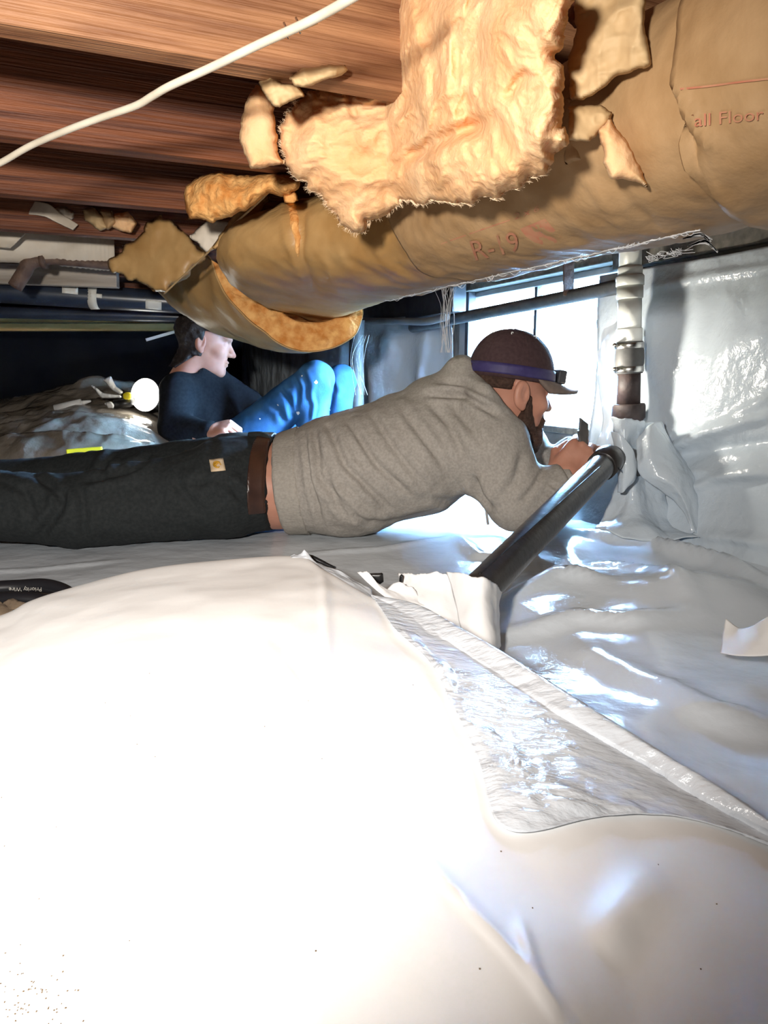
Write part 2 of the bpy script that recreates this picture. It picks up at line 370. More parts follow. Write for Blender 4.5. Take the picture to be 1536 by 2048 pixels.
# ---- signed distance shapes and surface nets
def s_cone(p, a, b, ra, rb):
    a = np.asarray(a, float); b = np.asarray(b, float); d = b-a
    h = np.clip(((p-a)@d)/(d@d+1e-12), 0, 1); return np.linalg.norm(p-a-h[..., None]*d, axis=-1)-(ra+(rb-ra)*h)
def s_ell(p, c, r, ax=None):
    q = p-np.asarray(c, float)
    if ax is not None: q = q@np.asarray(ax).T
    r = np.asarray(r, float); k0 = np.linalg.norm(q/r, axis=-1); k1 = np.linalg.norm(q/(r*r), axis=-1)+1e-9
    return k0*(k0-1)/k1
def smin(a, b, k):
    h = np.clip(0.5+0.5*(b-a)/k, 0, 1); return b*(1-h)+a*h-k*h*(1-h)
def smax(a, b, k): return -smin(-a, -b, k)
def nets(fn, lo, hi, h):
    lo = np.asarray(lo, float); hi = np.asarray(hi, float); n = np.ceil((hi-lo)/h).astype(int)+1
    ax = [lo[i]+np.arange(n[i])*h for i in range(3)]
    F = np.empty(n); 
    for i0 in range(0, n[0], 24):
        g = np.stack(np.meshgrid(ax[0][i0:i0+24], ax[1], ax[2], indexing='ij'), -1); F[i0:i0+24] = fn(g)
    ins = F < 0; c = tuple(n-1); acc = np.zeros(c+(3,)); cnt = np.zeros(c)
    sl = lambda o: tuple(slice(o[i], n[i]-1+o[i]) for i in range(3))
    corners = [(x, y, z) for x in (0, 1) for y in (0, 1) for z in (0, 1)]
    for ca in corners:
        for axn in range(3):
            if ca[axn]: continue
            cb = list(ca); cb[axn] = 1; fa = F[sl(ca)]; fb = F[sl(cb)]; m = (fa < 0) != (fb < 0)
            t = np.where(m, fa/(fa-fb+1e-20), 0)
            for k in range(3): acc[..., k] += np.where(m, ca[k]+(t if k == axn else 0), 0)
            cnt += m
    act = cnt > 0; idx = -np.ones(c, int); idx[act] = np.arange(act.sum())
    ijk = np.argwhere(act); v = lo+(ijk+acc[act]/cnt[act][:, None])*h; faces = []
    for a in range(3):
        b, d = (a+1) % 3, (a+2) % 3
        s0 = [slice(None)]*3; s1 = [slice(None)]*3; s0[a] = slice(0, -1); s1[a] = slice(1, None)
        i0 = ins[tuple(s0)]; m = i0 != ins[tuple(s1)]
        e = np.argwhere(m); e = e[(e[:, b] > 0) & (e[:, d] > 0) & (e[:, b] < c[b]) & (e[:, d] < c[d])]
        def cell(ob, od):
            q = e.copy(); q[:, b] += ob; q[:, d] += od; return idx[q[:, 0], q[:, 1], q[:, 2]]
        q = np.stack([cell(-1, -1), cell(0, -1), cell(0, 0), cell(-1, 0)], 1)
        fl = ~i0[e[:, 0], e[:, 1], e[:, 2]]; q[fl] = q[fl][:, ::-1]; faces.append(q)
    return v, [tuple(r) for r in np.concatenate(faces)]
def lap(v, f, it=1, w=0.5):
    f4 = np.array(f); v = v.copy()
    for _ in range(it):
        s = np.zeros_like(v); c = np.zeros(len(v))
        for k in range(4):
            for o in (1, 3):
                np.add.at(s, f4[:, k], v[f4[:, (k+o) % 4]]); np.add.at(c, f4[:, k], 1)
        v = v*(1-w)+s/np.maximum(c, 1)[:, None]*w
    return v
def bvh_of(v, f): return BVHTree.FromPolygons([Vector(x) for x in v], [tuple(int(i) for i in q) for q in f])
def hit(b, px, py):
    d = Vector(ray(px, py)).normalized(); r = b.ray_cast(Vector((0, 0, CAM_Z)), d)
    return (np.array(r[0]), np.array(r[1])) if r[0] is not None else (None, None)
def text_geo(s, size, space=1.0):
    c = bpy.data.curves.new('t', 'FONT'); c.body = s; c.size = size; c.align_x = 'LEFT'; c.space_character = space; c.resolution_u = 3
    o = bpy.data.objects.new('t', c); COL.objects.link(o); dg = bpy.context.evaluated_depsgraph_get()
    me = bpy.data.meshes.new_from_object(o.evaluated_get(dg))
    v = np.array([tuple(x.co) for x in me.vertices]); f = [tuple(p.vertices) for p in me.polygons]
    bpy.data.objects.remove(o); bpy.data.curves.remove(c); bpy.data.meshes.remove(me)
    return v, f

# ================================================================== the setting
JB = 0.77                     # underside of the joists
def ubox(name, u0, u1, v0, v1, z0, z1, m, parent=None, bev=0.003, **kw):
    c = uvz((u0+u1)/2, (v0+v1)/2, (z0+z1)/2)
    v, f = box_geo((0, 0, 0), u1-u0, v1-v0, z1-z0)
    me = bpy.data.meshes.new(name); me.from_pydata([tuple(x) for x in v], [], f); me.update(); me.materials.append(MATS[m])
    o = bpy.data.objects.new(name, me); COL.objects.link(o); po = np.array(parent.get('_o', (0, 0, 0))) if parent else np.zeros(3)
    o.location = c-po; o.rotation_euler = (0, 0, AX); o['_o'] = tuple(c)
    if parent: o.parent = parent
    if bev: bevel(o, bev)
    return tag(o, **kw)
def gauss2(x, y, c, r, a, ang=0.0):
    ca, sa = math.cos(ang), math.sin(ang); dx, dy = x-c[0], y-c[1]
    return a*np.exp(-(((dx*ca+dy*sa)/r[0])**2+((-dx*sa+dy*ca)/r[1])**2))
FOLDS = []
for pl, w, a in [([(1130, 1062), (1300, 1085), (1440, 1120), (1600, 1190)], .022, .030), ([(1000, 1190), (1110, 1150), (1200, 1165)], .020, .022),
                 ([(1010, 1240), (1150, 1215), (1260, 1230), (1420, 1215)], .022, .020), ([(900, 1060), (960, 1100), (1080, 1095)], .02, .014),
                 ([(1150, 1250), (1280, 1330), (1420, 1400), (1600, 1430)], .03, .016), ([(1180, 1110), (1300, 1130), (1400, 1215)], .02, .016),
                 ([(600, 1095), (760, 1085), (900, 1065)], .014, .006), ([(-100, 1130), (80, 1120), (250, 1105)], .012, .005)]:
    FOLDS.append(([tuple(Pz(x, y, 0.02)[:2]) for x, y in pl], w, a))
HB = Pz(1380, 1165, 0.03)
def hf(x, y):
    p = np.stack([x, y, np.zeros_like(x)], -1)
    right = np.clip((x-0.05)/0.25, 0, 1)
    z = 0.006*fbm(p, 2.2, 3, 3)+right*(0.012*fbm(p, 4.0, 2, 9)+0.0025*ridged(p, 8.0, 2, 21))
    z = z+gauss2(x, y, HB, (0.22, 0.11), 0.045, -0.3)
    q = np.stack([x, y], -1)
    for pl, w, a in FOLDS:
        d, t = seg_dist(q, pl); z = z+a*np.exp(-(d/w)**2)*np.clip(4*t*(1-t)+0.25, 0, 1)
    # rise of the ground towards the back left
    return z
xs = np.arange(-2.9, 1.75, 0.014); ys = np.arange(0.25, 5.6, 0.014)
gx, gy = np.meshgrid(xs, ys)
keep_u = gx*U[0]+gy*U[1]
gz = hf(gx, gy)
gv = np.stack([gx, gy, gz], -1).reshape(-1, 3)
ff = np.array(grid_faces(len(ys), len(xs))); cu = keep_u.reshape(-1)[ff].max(1); ff = ff[cu < 1.50]
used = np.unique(ff); rm = -np.ones(len(gv), int); rm[used] = np.arange(len(used))
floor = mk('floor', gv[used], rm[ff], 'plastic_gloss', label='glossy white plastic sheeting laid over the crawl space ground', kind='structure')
ubox('trim_1', -3.0, 1.6, -1.6, 5.2, -0.30, -0.12, 'earth', kind='structure', bev=0, label='bare earth under the plastic sheeting')

WU = 1.48
pn = Pu(1226, 700, WU); pf = Pu(918, 700, WU)
VN, VF = float(pn@V), float(pf@V)           # near and far jamb of the opening
WZ0, WZ1 = 0.225, 0.725
ubox('wall_right', WU, WU+0.07, -1.6, VN, -0.2, 0.70, 'concrete', kind='structure', bev=0, label='concrete foundation wall beside the bright opening')
ubox('wall_right_far', WU, WU+0.07, VF, 5.2, -0.2, 0.70, 'concrete', kind='structure', bev=0, label='concrete foundation wall beyond the bright opening')
ubox('wall_right_apron', WU, WU+0.07, VN, VF, -0.2, WZ0, 'concrete', kind='structure', bev=0, label='low concrete wall under the bright opening')
ubox('trim_2', WU-0.02, WU+0.07, -1.6, VN, 0.70, JB, 'sill_wood', kind='structure', label='weathered timber mudsill on the foundation wall')
ubox('trim_3', WU-0.02, WU+0.07, VN, 5.2, 0.725, JB, 'sill_wood', kind='structure', label='timber mudsill above the bright opening')
ubox('trim_4', WU+0.02, WU+0.07, -1.6, 5.2, JB, 0.97, 'wood_dark', kind='structure', label='rim joist closing the floor edge')
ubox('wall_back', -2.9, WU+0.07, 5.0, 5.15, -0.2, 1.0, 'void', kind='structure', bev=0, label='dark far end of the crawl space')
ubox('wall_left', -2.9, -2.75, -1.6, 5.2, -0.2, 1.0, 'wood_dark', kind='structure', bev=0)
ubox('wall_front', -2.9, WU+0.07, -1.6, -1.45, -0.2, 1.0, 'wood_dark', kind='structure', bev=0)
ubox('ceiling', -2.9, WU+0.07, -1.6, 5.2, 0.965, 0.99, 'subfloor', kind='structure', bev=0, label='dark subfloor boards above the joists')
# the opening
win = tag(bpy.data.objects.new('window_1', None), 'bright opening in the foundation wall behind the crouching man', None, None, 'structure')
COL.objects.link(win); win['_o'] = (0, 0, 0)
ubox('sill', WU-0.01, WU+0.065, VN, VF, WZ0, WZ0+0.022, 'sill_wood', win)
ubox('frame_head', WU+0.03, WU+0.09, VN, VF, WZ1-0.02, WZ1, 'frame_metal', win)
ubox('jamb', WU+0.03, WU+0.09, VN, VN+0.03, WZ0, WZ1, 'frame_metal', win)
ubox('jamb', WU+0.0, WU+0.07, VF-0.05, VF+0.02, WZ0, WZ1, 'frame_metal', win)
ubox('jamb_gasket', WU-0.005, WU+0.03, VF-0.075, VF-0.05, WZ0, WZ1, 'frame_dark', win)
vm = float(Pu(1076, 600, WU+0.05)@V)
ubox('mullion', WU+0.04, WU+0.06, vm-0.008, vm+0.008, WZ0, WZ1, 'frame_dark', win, bev=0.001)
ubox('pane', WU+0.048, WU+0.052, VN+0.03, vm-0.006, WZ0+0.02, WZ1-0.02, 'pane', win, bev=0)
ubox('pane', WU+0.048, WU+0.052, vm+0.006, VF-0.05, WZ0+0.02, WZ1-0.02, 'pane', win, bev=0)
ubox('trim_5', WU+0.07, 30, -30, 30, -0.1, 0.12, 'gravel', kind='structure', bev=0, label='pale ground outside the opening')

# ---- floor joists
vj = float(Pz(0, 77, JB)@V)
JL = ['pale scuffed floor joist nearest the camera, under the slanting cable', 'reddish floor joist, second from the camera',
      'reddish floor joist, third from the camera', 'floor joist, fourth from the camera, above the pale wrapped duct',
      'far floor joist, fifth from the camera, mostly hidden', 'far floor joist, sixth from the camera, in the dark']
for i in range(6):
    v1 = vj+0.406*i
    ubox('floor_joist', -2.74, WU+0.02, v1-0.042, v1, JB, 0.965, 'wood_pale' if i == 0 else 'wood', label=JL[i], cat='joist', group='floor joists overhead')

# ================================================================== ground sheets in front
bnd = [(-420, 1330, .05), (-200, 1290, .06), (0, 1232, .08), (60, 1203, .09), (140, 1177, .10), (280, 1141, .115), (420, 1123, .124), (590, 1113, .130), (650, 1142, .128),
       (760, 1204, .122), (880, 1245, .115), (1000, 1302, .105), (1144, 1392, .095), (1300, 1490, .08), (1440, 1580, .07), (1560, 1660, .062), (1800, 1820, .05)]
rows = []
B0 = np.array([Pz(x, y, z) for x, y, z in bnd])
for k, dz in [(1.05, -.10), (1.02, -.02), (1.0, 0), (.94, .004), (.86, .006), (.74, .006), (.6, .004), (.46, .0), (.33, -.004), (.2, -.01), (.02, -.02)]:
    r = B0.copy(); r[:, :2] *= k; r[:, 2] = B0[:, 2]*(0.35+0.65*min(k, 1))+0.10*(0.65-0.65*min(k, 1))+dz
    rows.append(r)
g = patch_grid(rows, 150, 230)
px, py = pix(g)
q = np.stack([px, py], -1)
def crease(pl, w, a):
    d, t = seg_dist(q, pl); return a*np.exp(-(d/w)**2)*np.clip(3.5*t*(1-t)+0.2, 0, 1)
s, t = side_dist(q, [(645, 1130), (655, 1300), (660, 1450), (720, 1560), (830, 1700), (960, 1850), (1110, 2030)])
dz = 0.003*np.exp(-(s/11)**2)-0.009*np.clip(-s/160, 0, 1)*np.exp(-np.clip(-s, 0, 1e9)/600)
dz += crease([(520, 1280), (590, 1380), (650, 1460)], 14, .004)+crease([(1040, 1850), (1060, 1930), (1090, 2010)], 12, .003)
dz += crease([(180, 1430), (150, 1600), (130, 1800)], 60, .006)+crease([(470, 1500), (380, 1640), (330, 1760)], 55, -.008)
dz += crease([(600, 1480), (560, 1650), (520, 1850)], 50, -.006)+crease([(1320, 1740), (1240, 1830), (1200, 1900)], 50, .006)
dz += crease([(280, 1180), (240, 1350), (210, 1500)], 60, .004)
fade = np.clip((np.linspace(0, 1, 150)-0.2)/0.1, 0, 1)[:, None]
g[..., 2] += (dz+0.004*fbm(g, 6, 3, 5))*fade
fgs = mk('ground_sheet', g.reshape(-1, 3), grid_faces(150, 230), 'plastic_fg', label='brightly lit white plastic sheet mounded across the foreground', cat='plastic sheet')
solid(fgs, 0.0012)
fg_bvh = bvh_of(g.reshape(-1, 3), grid_faces(150, 230))

# folded flap of sheet lying over the mound's right slope
def fgz(px, py, lift=0.0):
    h, n = hit(fg_bvh, px, py)
    if h is None: return Pz(px, py, 0.06+lift)
    return h+np.array([0, 0, lift])
A_ = [(742, 1190), (800, 1200), (850, 1216), (916, 1254), (1005, 1305), (1144, 1394), (1300, 1492), (1430, 1570), (1580, 1672)]
M1 = [(744, 1196), (806, 1226), (868, 1254), (935, 1300), (1016, 1352), (1140, 1432), (1290, 1518), (1425, 1596), (1580, 1684)]
M2 = [(748, 1200), (803, 1242), (870, 1290), (941, 1345), (1005, 1405), (1110, 1468), (1259, 1545), (1400, 1615), (1580, 1696)]
M3 = [(750, 1204), (795, 1256), (864, 1312), (915, 1385), (975, 1475), (1055, 1575), (1245, 1605), (1390, 1632), (1580, 1704)]
B_ = [(752, 1208), (790, 1266), (858, 1330), (900, 1410), (955, 1525), (1014, 1669), (1225, 1640), (1380, 1646), (1580, 1712)]
def zz(pts, lifts): return [Pz(x, y, l) for (x, y), l in zip(pts, lifts)]
zA = [.128, .128, .128, .126, .122, .112, .098, .088, .075]
zB = [.122, .119, .115, .108, .102, .100, .085, .076, .064]
def mix(k, d): return [a*(1-k)+b*k+d*w for a, b, w in zip(zA, zB, [.1, .4, .8, 1, 1.2, 1.4, 1.2, .8, .4])]
B_pts = [fgz(x, y, .004) for x, y in B_]
rowsF = [[np.array(p)+np.array([.004, .010, -.014]) for p in zz(A_, zA)], zz(A_, zA), zz(M1, mix(.25, -.003)), zz(M2, mix(.5, -.009)), zz(M3, mix(.78, .004)), B_pts]
g = patch_grid(rowsF, 90, 150)
nr = grid_normals(g); wr = np.linspace(0, 1, 90)[:, None]
d = (0.0016*ridged(g*np.array([1, 1.7, 1]), 38, 2, 5)+0.002*fbm(g, 24, 3, 8)+0.004*fbm(g, 8, 2, 4))*np.clip((wr-.25)*4, 0, 1)*np.clip((1-wr)*6+.15, 0, 1)
g = g+nr*d[..., None]
for i in range(12, g.shape[0]):
    for j in range(g.shape[1]):
        r_ = fg_bvh.ray_cast(Vector((g[i, j, 0], g[i, j, 1], 0.35)), Vector((0, 0, -1)))
        if r_[0] is not None: g[i, j, 2] = max(g[i, j, 2], r_[0][2]+.0035)
flap = solid(mk('folded_sheet', g.reshape(-1, 3), grid_faces(90, 150), 'plastic_flap', label='shiny translucent plastic flap folded over the mound, ending in a sharp corner', cat='plastic sheet'), 0.001)

# torn upright collar of sheet round the foot of the black pipe
def ragged(g, row, amp, seed, sc=22):
    n = g.shape[1]; off = amp*fbm(np.c_[np.arange(n)/n*sc/4, np.zeros(n), np.zeros(n)], 1, 4, seed)
    w = np.linspace(1, 0, g.shape[0])[:, None]**3 if row == 0 else np.linspace(0, 1, g.shape[0])[:, None]**3
    g[..., 2] += w*off[None, :]; return g
def sheet(name, ctrl, nr, nc, m, label, cat, th=0.0012, rag=0.0, noise=0.002, nsc=25, seed=3, parent=None, group=None, rag2=0.0, ridge=0.0):
    c = [[(P(*p) if len(p) == 3 else np.array(p[:3])) for p in r] for r in ctrl]
    g = patch_grid(c, nr, nc); n = grid_normals(g); g = g+n*(noise*fbm(g, nsc, 4, seed)+ridge*ridged(g*np.array([1, 1, .45]), nsc*.8, 2, seed+2))[..., None]
    if rag: g = ragged(g, 0, rag, seed)
    if rag2: g = ragged(g, 1, rag2, seed+5)
    return solid(mk(name, g.reshape(-1, 3), grid_faces(nr, nc), m, label=label, cat=cat, parent=parent, group=group), th)
sheet('torn_collar', [[(796, 1148, 1.16), (825, 1147, 1.14), (862, 1143, 1.12), (900, 1150, 1.11)], [(808, 1176, 1.13), (840, 1180, 1.11), (875, 1182, 1.10), (905, 1185, 1.10)],
      [(836, 1216, 1.08), (866, 1236, 1.06), (900, 1250, 1.05), (925, 1262, 1.05)]], 24, 40, 'plastic', 'torn upright plastic collar standing left of the black pipe', 'plastic sheet', rag=.006, seed=11)
sheet('torn_collar', [[(893, 1148, 1.10), (930, 1149, 1.07), (968, 1152, 1.06), (990, 1165, 1.09), (1003, 1184, 1.14)], [(905, 1180, 1.08), (935, 1190, 1.05), (968, 1198, 1.04), (990, 1208, 1.07), (999, 1215, 1.12)],
      [(925, 1264, 1.02), (950, 1280, .99), (980, 1296, .98), (996, 1300, 1.0), (1000, 1290, 1.05)]], 24, 40, 'plastic', 'torn creased plastic collar wrapped round the foot of the black pipe', 'plastic sheet', rag=.004, seed=23)
sheet('torn_edge', [[(572, 1112, 1.11), (605, 1104, 1.10), (622, 1113, 1.10), (690, 1144, 1.10), (742, 1172, 1.10)], [(580, 1116, 1.09), (610, 1120, 1.085), (640, 1134, 1.08), (700, 1164, 1.07), (750, 1196, 1.07)],
      [(600, 1130, 1.07), (625, 1142, 1.06), (655, 1160, 1.06), (715, 1192, 1.05), (770, 1222, 1.04)]], 20, 60, 'plastic_flap', 'thin torn strip of sheet along the crest of the mound', 'plastic sheet', rag=.005, seed=5, noise=.003)
sheet('torn_edge', [[(715, 1148, 1.13), (735, 1150, 1.12), (760, 1168, 1.11), (800, 1170, 1.11), (830, 1180, 1.11)], [(740, 1170, 1.11), (765, 1180, 1.10), (790, 1186, 1.10), (815, 1190, 1.10), (840, 1195, 1.10)],
      [(770, 1195, 1.09), (800, 1205, 1.08), (830, 1212, 1.08), (850, 1216, 1.08), (870, 1222, 1.08)]], 16, 40, 'plastic', 'short ragged strip of sheet between the mound crest and the torn collar', 'plastic sheet', rag=.005, seed=15, noise=.003)
for lab, pl in [('black underside of sheet peeping out at the peak of the mound', [(606, 1106), (625, 1110), (680, 1137), (660, 1136), (628, 1126)]), ('small black square of sheet between the mound and the collar', [(734, 1146), (766, 1145), (767, 1164), (760, 1168), (742, 1157)]),
                ('thin black sliver of sheet at the left corner of the torn collar', [(799, 1150), (806, 1148), (805, 1166), (812, 1170), (798, 1168)])]:
    v, f, _ = pillow_geo(pl, lambda x, y: 1.135, 0.004, 2.0, 8, 0.8, 3)
    mk('black_scrap', v, f, 'plastic_black', label=lab, cat='plastic scrap')
# crumbs of earth on the sheet
parts = []; rng = np.random.RandomState(12)
for _ in range(110):
    if rng.rand() < .8: x, y = rng.normal(60, 50), rng.normal(2005, 35)
    else: x, y = rng.rand()*1536, 1180+rng.rand()*800
    h, n = hit(fg_bvh, x, y)
    if h is None: continue
    parts.append(box_geo(h+np.array([0, 0, .0008]), .0003+.0007*rng.rand(), .0003+.0005*rng.rand(), .0006, np.eye(3)))
v, f = join(*parts); mk('earth_crumbs', v, f, 'earth', label='tiny dark crumbs of earth scattered on the bright sheet', cat='crumbs', kind='stuff', smooth=False)
# curled offcut at the right edge
sheet('curled_offcut', [[(1452, 1238, 1.02), (1478, 1256, 1.00), (1505, 1252, .98), (1540, 1232, .96), (1600, 1215, .95)], [(1444, 1275, 1.0), (1470, 1282, .975), (1505, 1280, .955), (1545, 1268, .94), (1600, 1258, .93)],
      [(1440, 1306, .975), (1470, 1310, .95), (1505, 1312, .935), (1545, 1310, .92), (1600, 1308, .91)]], 24, 30, 'plastic_fg', 'curled white plastic offcut lying at the right edge', 'plastic scrap', noise=.002, seed=31)

# black cables coiled at the left edge
cp = [((-120, 1190, 1.15), (-20, 1178, 1.17), (40, 1174, 1.18), (90, 1172, 1.18), (130, 1184, 1.17), (165, 1215, 1.15), (180, 1260, 1.13)),
      ((-120, 1205, 1.12), (-20, 1200, 1.13), (40, 1198, 1.13), (90, 1205, 1.13), (120, 1230, 1.12), (130, 1270, 1.11))]
for i, c in enumerate(cp):
    path = crom([P(*p) for p in c], 60); v, f = tube_geo(path, 0.0125, 14)
    cb = mk('cable', v, f, 'cable_black', label=['upper black cable with white print at the left edge', 'lower black cable in the coil at the left edge'][i], cat='cable', group='black cables at the left edge')
    if i == 0:
        tv, tf = text_geo('Priority Wire', 0.017); b = bvh_of(v, f); L0 = tv[:, 0].max(); pts = []
        for x, y, _ in tv:      # the print runs upside down along the cable
            h, n = hit(b, 84-(x/L0)*66, 1175+y/0.017*11)
            pts.append(h+n*0.0004 if h is not None else P(84-(x/L0)*66, 1175+y/0.017*11, 1.155))
        mk('print', np.array(pts), tf, 'print_white', parent=cb, smooth=False)
sheet('bare_earth', [[(-200, 1218, 1.10), (0, 1212, 1.10), (120, 1216, 1.09)], [(-200, 1260, 1.05), (0, 1258, 1.05), (120, 1262, 1.04)]], 16, 40, 'earth', 'patch of bare brown earth under the black cables', 'earth', noise=.012, nsc=40, th=.02)

# ================================================================== insulation overhead
def sst(a, b, x): t = np.clip((x-a)/(b-a), 0, 1); return t*t*(3-2*t)
def wrap(name, v0, vend, a, b, uc, zc, th0, th1, m, label, nv=120, nt=110, flare=None, sag=None, noise=.004, seed=2, thick=.003, wr=()):
    th = np.radians(np.linspace(th0, th1, nt)); ve = np.array([vend(x) if callable(vend) else vend for x in np.degrees(th)])
    vs = np.array([v0(x) if callable(v0) else v0 for x in np.degrees(th)])
    k = np.linspace(0, 1, nv)[:, None]; vv = vs[None]*(1-k)+ve[None]*k; T = np.broadcast_to(th[None], vv.shape)
    aa = a+(flare(vv) if flare is not None else 0)*np.clip(-np.cos(T), 0, 1)**0.7
    bb = b+(sag(vv) if sag is not None else 0)*np.clip(-np.sin(T), 0, 1)
    c, s = np.cos(T), np.sin(T); e = 0.86
    uu = uc+aa*np.sign(c)*np.abs(c)**e; z = zc+bb*np.sign(s)*np.abs(s)**e
    g = uu[..., None]*U+vv[..., None]*V+z[..., None]*Z
    n = -grid_normals(g); cen = uc*U+vv[..., None]*V+zc*Z
    n = n*np.sign(((g-cen)*n).sum(-1))[..., None]
    d = noise*1.3*fbm(g, 7, 3, seed)+noise*.22*fbm(g*np.array([1, 1, 3]), 24, 3, seed+4)+noise*.45*ridged(np.stack([T*1.2, vv*9, vv*0], -1), 2.2, 3, seed+9)
    px, py = pix(g); q = np.stack([px, py], -1)
    for pl, w, am in wr:
        dd, t = seg_dist(q, pl); d = d+am*np.exp(-(dd/w)**2)*np.clip(5*t*(1-t)+.1, 0, 1)
    g = g+n*d[..., None]
    o = mk(name, g.reshape(-1, 3), grid_faces(nv, nt), m, label=label, cat='insulation batt', group='paper-faced batts wrapped overhead')
    solid(o, thick)
    return o, bvh_of(g.reshape(-1, 3), grid_faces(nv, nt))
UC, ZC = 0.70, 0.692
rightB, bvB = wrap('insulation_batt', -.25, lambda t: .575+.02*math.sin(t/40), .165, .122, UC, ZC, 95, 400, 'kraft', 'paper-faced batt with red print bulging down at the top right corner', noise=.003, seed=7,
    wr=[([(1300, 40), (1330, 200), (1390, 330), (1450, 420)], 9, -.012), ([(1320, 130), (1350, 240), (1420, 330)], 8, -.010), ([(1340, 150), (1400, 250), (1450, 300)], 7, .008), ([(1345, 240), (1380, 330), (1480, 420)], 9, .008), ([(1290, 20), (1312, 180), (1340, 300)], 8, .009)])
mainA, bvA = wrap('insulation_batt', .44, lambda t: 1.20+.012*math.sin(t/9), .153, .113, UC, ZC, 95, 400, 'kraft', 'long paper-faced batt with faded red marks under the hanging fluff', noise=.003, seed=12,
    wr=[([(1130, 300), (1200, 380), (1260, 480)], 10, .003), ([(1200, 330), (1280, 420), (1330, 480)], 10, -.003)])
vend = lambda t: float(np.interp(t, [90, 120, 180, 225, 265, 300, 400], [1.38, 1.45, 1.70, 1.90, 2.08, 2.12, 2.12]))
mainB, bvC = wrap('insulation_batt', 1.15, vend, .148, .108, UC, ZC, 92, 400, 'kraft_amber', 'amber paper batt with a loose open left end, tied with twine', noise=.004, seed=19, flare=lambda v: .20*sst(1.22, 1.7, v), sag=lambda v: .012*sst(1.5, 2.1, v),
    wr=[([(600, 400), (600, 520), (640, 600)], 8, -.010), ([(560, 390), (575, 480), (610, 560)], 8, .006), ([(640, 500), (680, 590), (720, 610)], 7, .004), ([(650, 430), (760, 420)], 7, .003), ([(440, 500), (500, 580), (560, 620)], 14, .006)])
# seam edge where the long batt overlaps the amber one
def on(bv, px, py, lift=.0038):
    h, n = hit(bv, px, py)
    if h is None: return None
    d = h-np.array([0, 0, CAM_Z]); d /= np.linalg.norm(d); return h-d*lift
def on_or(bv, px, py, lift, Y):
    p = on(bv, px, py, lift); return p if p is not None else P(px, py, Y)
def strip_on(bv, pts, w, m, name, parent, lift=.0015, **kw):
    a = []; b = []
    for (x, y) in crom(np.array(pts, float), max(6, len(pts)*6)):
        p1 = on(bv, x-w/2, y, lift); p2 = on(bv, x+w/2, y+0, lift)
        if p1 is not None and p2 is not None: a.append(p1); b.append(p2)
    g = np.array([a, b]); return mk(name, g.reshape(-1, 3), grid_faces(2, len(a)), m, parent=parent, **kw)
# red print, wrapped on to the paper
def print_on(bv, s, px, py, w, h, slope, parent, flip=False, name='red_print', skew=0.0, lift=.0045):
    tv, tf = text_geo(s, 1.0); X = tv[:, 0]/tv[:, 0].max(); Yt = tv[:, 1]/0.72; pts = []
    for x, y in zip(X, Yt):
        if flip: x, y = 1-x, 1-y
        p = on(bv, px+x*w+skew*y*h, py+slope*x*w-y*h, lift); pts.append(p if p is not None else pts[-1])
    return mk(name, np.array(pts), tf, 'print_red', parent=parent, smooth=False)
def block_on(bv, quad, parent, n=6):
    q = np.array(quad, float); pts = []
    for i in range(n):
        for j in range(n):
            a = i/(n-1); b = j/(n-1); x, y = (q[0]*(1-a)+q[1]*a)*(1-b)+(q[3]*(1-a)+q[2]*a)*b; p = on(bv, x, y); pts.append(p if p is not None else pts[-1])
    return mk('red_print', np.array(pts), grid_faces(n, n), 'print_red', parent=parent)
print_on(bvB, 'Wall Floor Ceiling', 1344, 258, 310, 26, -.10, rightB)
strip = [(1360, 178), (1420, 172), (1480, 164), (1560, 155)]
def line_on(bv, pts, hgt, parent):
    a = []; b = []
    for (x, y) in crom(np.array(pts, float), 40):
        p1 = on(bv, x, y-hgt/2); p2 = on(bv, x, y+hgt/2)
        if p1 is not None and p2 is not None: a.append(p1); b.append(p2)
    g = np.array([a, b]); mk('red_print', g.reshape(-1, 3), grid_faces(2, len(a)), 'print_red', parent=parent)
line_on(bvB, strip, 4, rightB)
line_on(bvA, [(882, 488), (950, 464), (1020, 440)], 2.5, mainA)
print_on(bvA, '2 x 6', 1028, 440, 50, 13, -.36, mainA)
print_on(bvA, 'R-19', 948, 522, 95, 40, -.22, mainA, skew=-.35, lift=.010)
block_on(bvA, [(1040, 458), (1090, 437), (1136, 490), (1080, 510)], mainA)
for pts in ([(818, 424), (824, 440), (830, 458)], ): strip_on(bvA, pts, 3, 'plastic_black', 'tear', mainA)
# slit with fibre showing
v, f, _ = pillow_geo([(566, 392), (590, 385), (600, 410), (602, 470), (600, 535), (588, 500), (578, 440)], lambda x, y: on_or(bvC, x, y, 0, 1.4)[1]+.004, .012, 2.5, 14, 2.5, 4)
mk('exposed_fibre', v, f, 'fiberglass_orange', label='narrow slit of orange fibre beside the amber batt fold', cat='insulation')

# the sagging far batt whose cut end faces us
oR = [(424, 520, 2.06), (440, 565, 2.06), (480, 622, 2.06), (535, 672, 2.06), (600, 706, 2.06), (665, 696, 2.07), (708, 668, 2.09), (724, 632, 2.12), (722, 596, 2.15)]
mid = [(395, 490, 2.16), (385, 560, 2.18), (418, 625, 2.20), (470, 672, 2.22), (560, 700, 2.25), (640, 690, 2.3), (680, 660, 2.35), (700, 625, 2.38), (700, 596, 2.4)]
bk = [(362, 462, 2.28), (322, 540, 2.32), (345, 600, 2.36), (395, 645, 2.42), (490, 672, 2.5), (580, 668, 2.6), (640, 640, 2.65), (660, 615, 2.7), (660, 596, 2.7)]
bk2 = [(330, 440, 2.38), (270, 515, 2.42), (300, 565, 2.48), (350, 600, 2.58), (450, 630, 2.7), (540, 630, 2.8), (600, 610, 2.85), (630, 600, 2.9), (640, 590, 2.9)]
